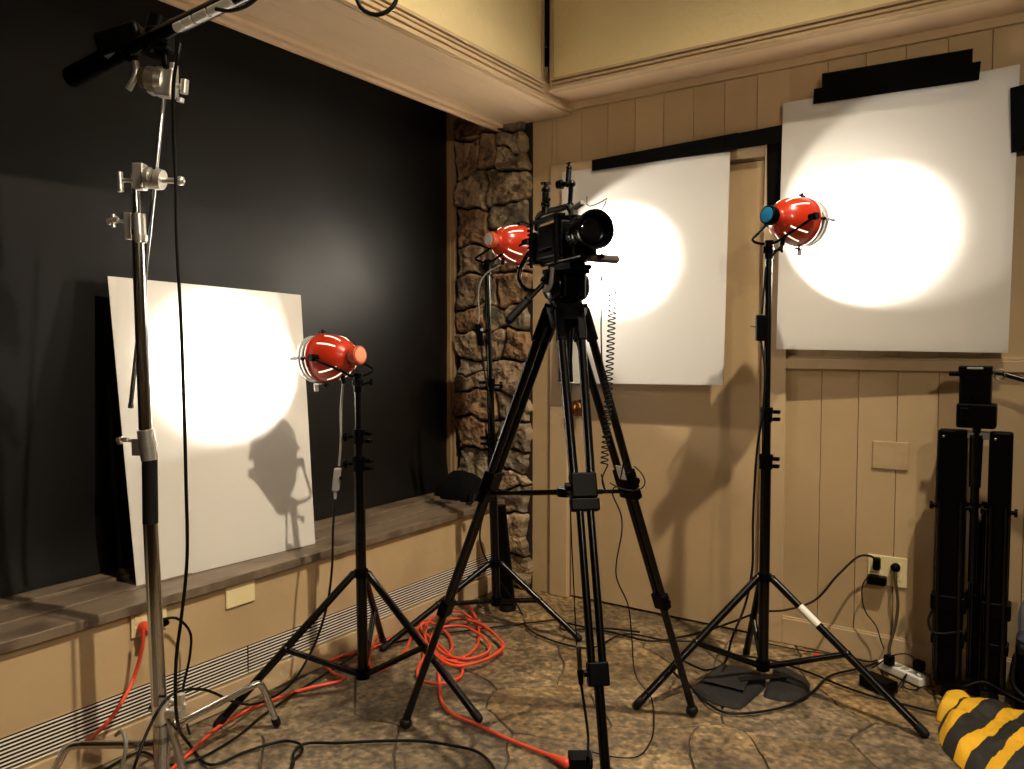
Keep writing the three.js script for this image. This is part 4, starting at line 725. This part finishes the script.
{
  const p = lampB.inlet;
  B('cable hanging from the lamp by the stone strip', [p, [0.294,1.64,0.584], [0.268,1.58,0.602], [0.268,1.439,0.602], [0.264,1.402,0.605]], 0.004, M.greyCable);
  const s = thing('switch_box', 'black inline switch box beside the stand in the corner', 'switch', [0.264,1.361,0.605]);
  part(s, 'case', [sheetBox([0.264,1.411,0.605], [0.275,1.31,0.597], new THREE.Vector3(0.826, 0, -0.563), null, 0.016, 0.012)], M.black);
  part(s, 'rocker', bead([0.289,1.384,0.608], 0.008), M.greyPlastic);
  B('dark cable running down the corner stand to the floor', [[0.275,1.31,0.597], [0.286,1.2,0.589], [0.319,1.063,0.588], [0.338,0.878,0.575], [0.334,0.692,0.577], [0.28,0.412,0.614], [0.32,0.012,0.34], [0.508,0.012,0.539], [0.701,0.012,0.595], [0.837,0.012,0.571], [0.889,0.012,0.338], [1.067,0.012,0.304], [1.221,0.012,0.227]], 0.004);
  const q = lampC.inlet;
  B('black cable hanging from the blue-capped lamp into a switch box', [q, [1.543,1.629,0.484], [1.532,1.523,0.492], [1.527,1.433,0.495]], 0.004);
  const w = thing('switch_box', 'black inline switch box on the stand beside the door', 'switch', [1.521,1.38,0.499]);
  part(w, 'case', [sheetBox([1.524,1.429,0.497], [1.525,1.33,0.496], new THREE.Vector3(0.826, 0, -0.563), null, 0.019, 0.013)], M.black);
  part(w, 'toggle', cyl([1.506,1.383,0.51], [1.49,1.387,0.521], 0.003), M.chrome);
  B('black cable running down beside the door stand and under the sandbag', [[1.525,1.33,0.496], [1.547,1.221,0.515], [1.542,1.069,0.512], [1.52,0.914,0.507], [1.509,0.643,0.507], [1.511,0.45,0.516], [1.494,0.317,0.541], [1.467,0.211,0.596], [1.374,0.02,0.444], [1.334,0.02,0.53], [1.263,0.02,0.508], [1.336,0.158,0.836], [1.328,0.139,0.852], [1.346,0.012,0.699], [1.452,0.012,0.796], [1.526,0.012,0.82], [1.668,0.012,0.677], [1.729,0.012,0.499], [1.755,0.012,0.289], [1.838,0.012,0.14], [1.908,0.012,-0.004]], 0.0048);
}
B('black cable arching from the outlet plug down to the lamp stand', [[1.873, 0.435, 0.045], [1.86, 0.452, 0.06], [1.82, 0.455, 0.08], [1.749,0.381,0.154], [1.673,0.277,0.202], [1.573,0.236,0.273], [1.488,0.227,0.326], [1.394,0.178,0.352], [1.174,0.012,0.099], [1.108,0.012,0.233], [1.017,0.012,0.352], [0.846,0.012,0.353], [0.646,0.012,0.367], [0.576,0.012,0.367], [0.636,0.012,0.451], [0.76,0.012,0.336], [0.934,0.012,0.278]], 0.0045);
B('brown cord hanging from the outlet to the power strip', [[1.945, 0.4, 0.045], [1.948, 0.36, 0.05], [1.957, 0.27, 0.045], [1.95, 0.18, 0.05], [1.932, 0.08, 0.07], [1.948,0.04,0.074]], 0.006, M.brownCord ??= std('#4a3c2a', 0.5));
B('hair-thin black cord wandering down from the adapter block', [[1.85, 0.37, 0.05], [1.83, 0.34, 0.06], [1.825, 0.28, 0.06], [1.84, 0.22, 0.06], [1.88, 0.17, 0.06], [1.9, 0.12, 0.07], [1.898,0.02,-0.037], [1.853,0.012,0.057], [1.779,0.008,0.034], [1.587,0.008,0.074], [1.418,0.008,0.08]], 0.0026);
B('black cable along the floor from the sandbag toward the striped sandbag', [[1.377,0.012,0.294],[1.514,0.012,0.264],[1.674,0.012,0.299],[1.805,0.012,0.354],[1.934,0.012,0.389],[2.052,0.012,0.396],[2.163,0.012,0.395],[2.253,0.012,0.369]], 0.0045);
B('thin cord tangled around the power strip', [[1.881,0.02,0.134], [1.964,0.095,0.141], [2.014,0.099,0.12], [2.05,0.055,0.119], [2.06,0.002,0.13], [2.039,0.012,0.246], [2.006,0.012,0.227], [2.011,0.037,0.163], [1.984,0.012,0.385]], 0.0028);
{
  // the camera's coiled lead and the thin wires below it
  const pts = [[1.372, 1.655, 1.50], [1.39,1.632,1.46], [1.397,1.601,1.455], [1.395,1.53,1.456], [1.386,1.473,1.462]];
  const a = [1.388,1.464,1.461], b = [1.376,1.098,1.469], c = [1.362,0.964,1.459];
  const turns = 34, seg = 14;
  for (let i = 0; i <= turns * seg; i++) { const s = i / (turns * seg), p = s < 0.74 ? mix(a, b, s / 0.74) : mix(b, c, (s - 0.74) / 0.26), q = i / seg * Math.PI * 2, r = 0.0105; pts.push([p[0] + Math.cos(q) * r * 0.83, p[1], p[2] - Math.cos(q) * r * 0.56 + Math.sin(q) * r * 0.5]); }
  pts.push([1.349,0.917,1.447], [1.351,0.878,1.426], [1.329,0.929,1.415]);
  const t = thing('coiled_cable', 'black coiled cable dangling from the camera lens', 'cable', pts[0]);
  const curve = new THREE.CatmullRomCurve3(pts.map(V3));
  part(t, 'cord', new THREE.TubeGeometry(curve, 900, 0.0021, 5), M.cable);
  B('hair-thin wire curling from the top of the camera', [[1.29, 1.752, 1.44], [1.301,1.721,1.453], [1.347,1.737,1.435], [1.352,1.742,1.432], [1.345,1.719,1.437], [1.336,1.685,1.463]], 0.0016);
  B('thin wire falling from the camera tripod to the floor in a long curve', [[1.329,1.559,1.43], [1.335,1.492,1.427], [1.333,1.359,1.428], [1.34,1.211,1.42], [1.362,1.122,1.398], [1.385,1.016,1.376], [1.358,0.89,1.361], [1.337,0.872,1.359], [1.358,0.794,1.338], [1.357,0.746,1.329], [1.339,0.603,1.331], [1.368,0.506,1.305], [1.374,0.391,1.288], [1.375,0.297,1.274], [1.258,0.008,0.869], [1.316,0.008,0.981], [1.377,0.008,1.142], [1.382,0.008,1.267], [1.327,0.008,1.305], [1.252,0.008,1.319]], 0.0022);
  B('short looped wire at the tripod leg clamp', [[1.408,0.952,1.355], [1.43,0.929,1.346], [1.438,0.898,1.341], [1.418,0.879,1.347], [1.374,0.88,1.364], [1.338,0.897,1.375]], 0.002);
  const w = [[1.293,1.358,1.541], [1.304,1.159,1.57], [1.339,0.885,1.617], [1.388,0.6,1.674], [1.417,0.469,1.708]];
  B('thin wire running down the front tripod leg', w, 0.0018);
  const j = thing('inline_connector', 'black and brown inline connector hanging at the front tripod leg', 'connector', [1.431,0.432,1.715]);
  part(j, 'barrel', cyl([1.425,0.523,1.719], [1.429,0.453,1.717], 0.0065), M.brownCord);
  part(j, 'boot', cyl([1.429,0.459,1.717], [1.431,0.421,1.715], 0.009, 0.0065), M.black);
  B('black cable from the hanging connector down to the cord adapter', [[1.431,0.421,1.715], [1.448,0.359,1.724], [1.468,0.306,1.743], [1.493,0.275,1.789]], 0.0038);
  B('black cable loop hanging down from the boom overhead', [[1.03,2.227,2.132], [1.044,2.144,2.128], [1.057,2.111,2.121], [1.084,2.097,2.103], [1.111,2.109,2.084], [1.124,2.137,2.073], [1.12,2.227,2.071]], 0.0055);
  B('black cable dipping beneath the boom pole', [[0.673,2.158,2.247], [0.719,2.145,2.24], [0.773,2.151,2.227], [0.817,2.174,2.22], [0.876,2.237,2.212]], 0.005);
}
// ---------- the ceiling lamp and an added fill lamp ----------
function roomLamp(name, label, at, I, aim, spread, soft, cordTo) {
  const t = thing(name, label, 'ceiling lamp', [at[0], at[1] + 0.12, at[2]]);
  localPart(t, 'canister', lathe([[0.09, 0.0], [0.1, 0.0], [0.1, 0.075], [0, 0.08], [0, 0.07], [0.09, 0.06]], 32), M.whitePaint);
  localPart(t, 'bulb', new THREE.SphereGeometry(0.05, 20, 14).translate(0, 0.012, 0), new THREE.MeshStandardMaterial({ color: '#fff0d8', emissive: ROOM.clone(), emissiveIntensity: 4 }));
  localPart(t, 'stem', new THREE.CylinderGeometry(0.012, 0.012, cordTo - at[1] - 0.19, 12).translate(0, (cordTo - at[1] - 0.19) / 2 + 0.075, 0), M.whitePaint);
  const l = new THREE.SpotLight(ROOM, I, 0, spread, soft, 2); l.position.set(at[0], at[1] + 0.06, at[2]); l.target.position.set(...aim); scene.add(l.target);
  l.castShadow = true; l.shadow.radius = 2; scene.add(l);
}
roomLamp('ceiling_lamp', 'round ceiling lamp high over the lamp stands, above the picture', CEIL_AT, CEIL, [0.55, 0, 1.45], 0.62, 0.7, TOP);
roomLamp('added_fill_lamp', 'added fill lamp hanging unseen farther back in the room beside the viewer', FILL_AT, FILL, [1.2, 0.9, 0.8], 0.95, 0.5, TOP);  // fill light added out of view to brighten the corner, shaped as a pendant

renderer.render(scene, camera);
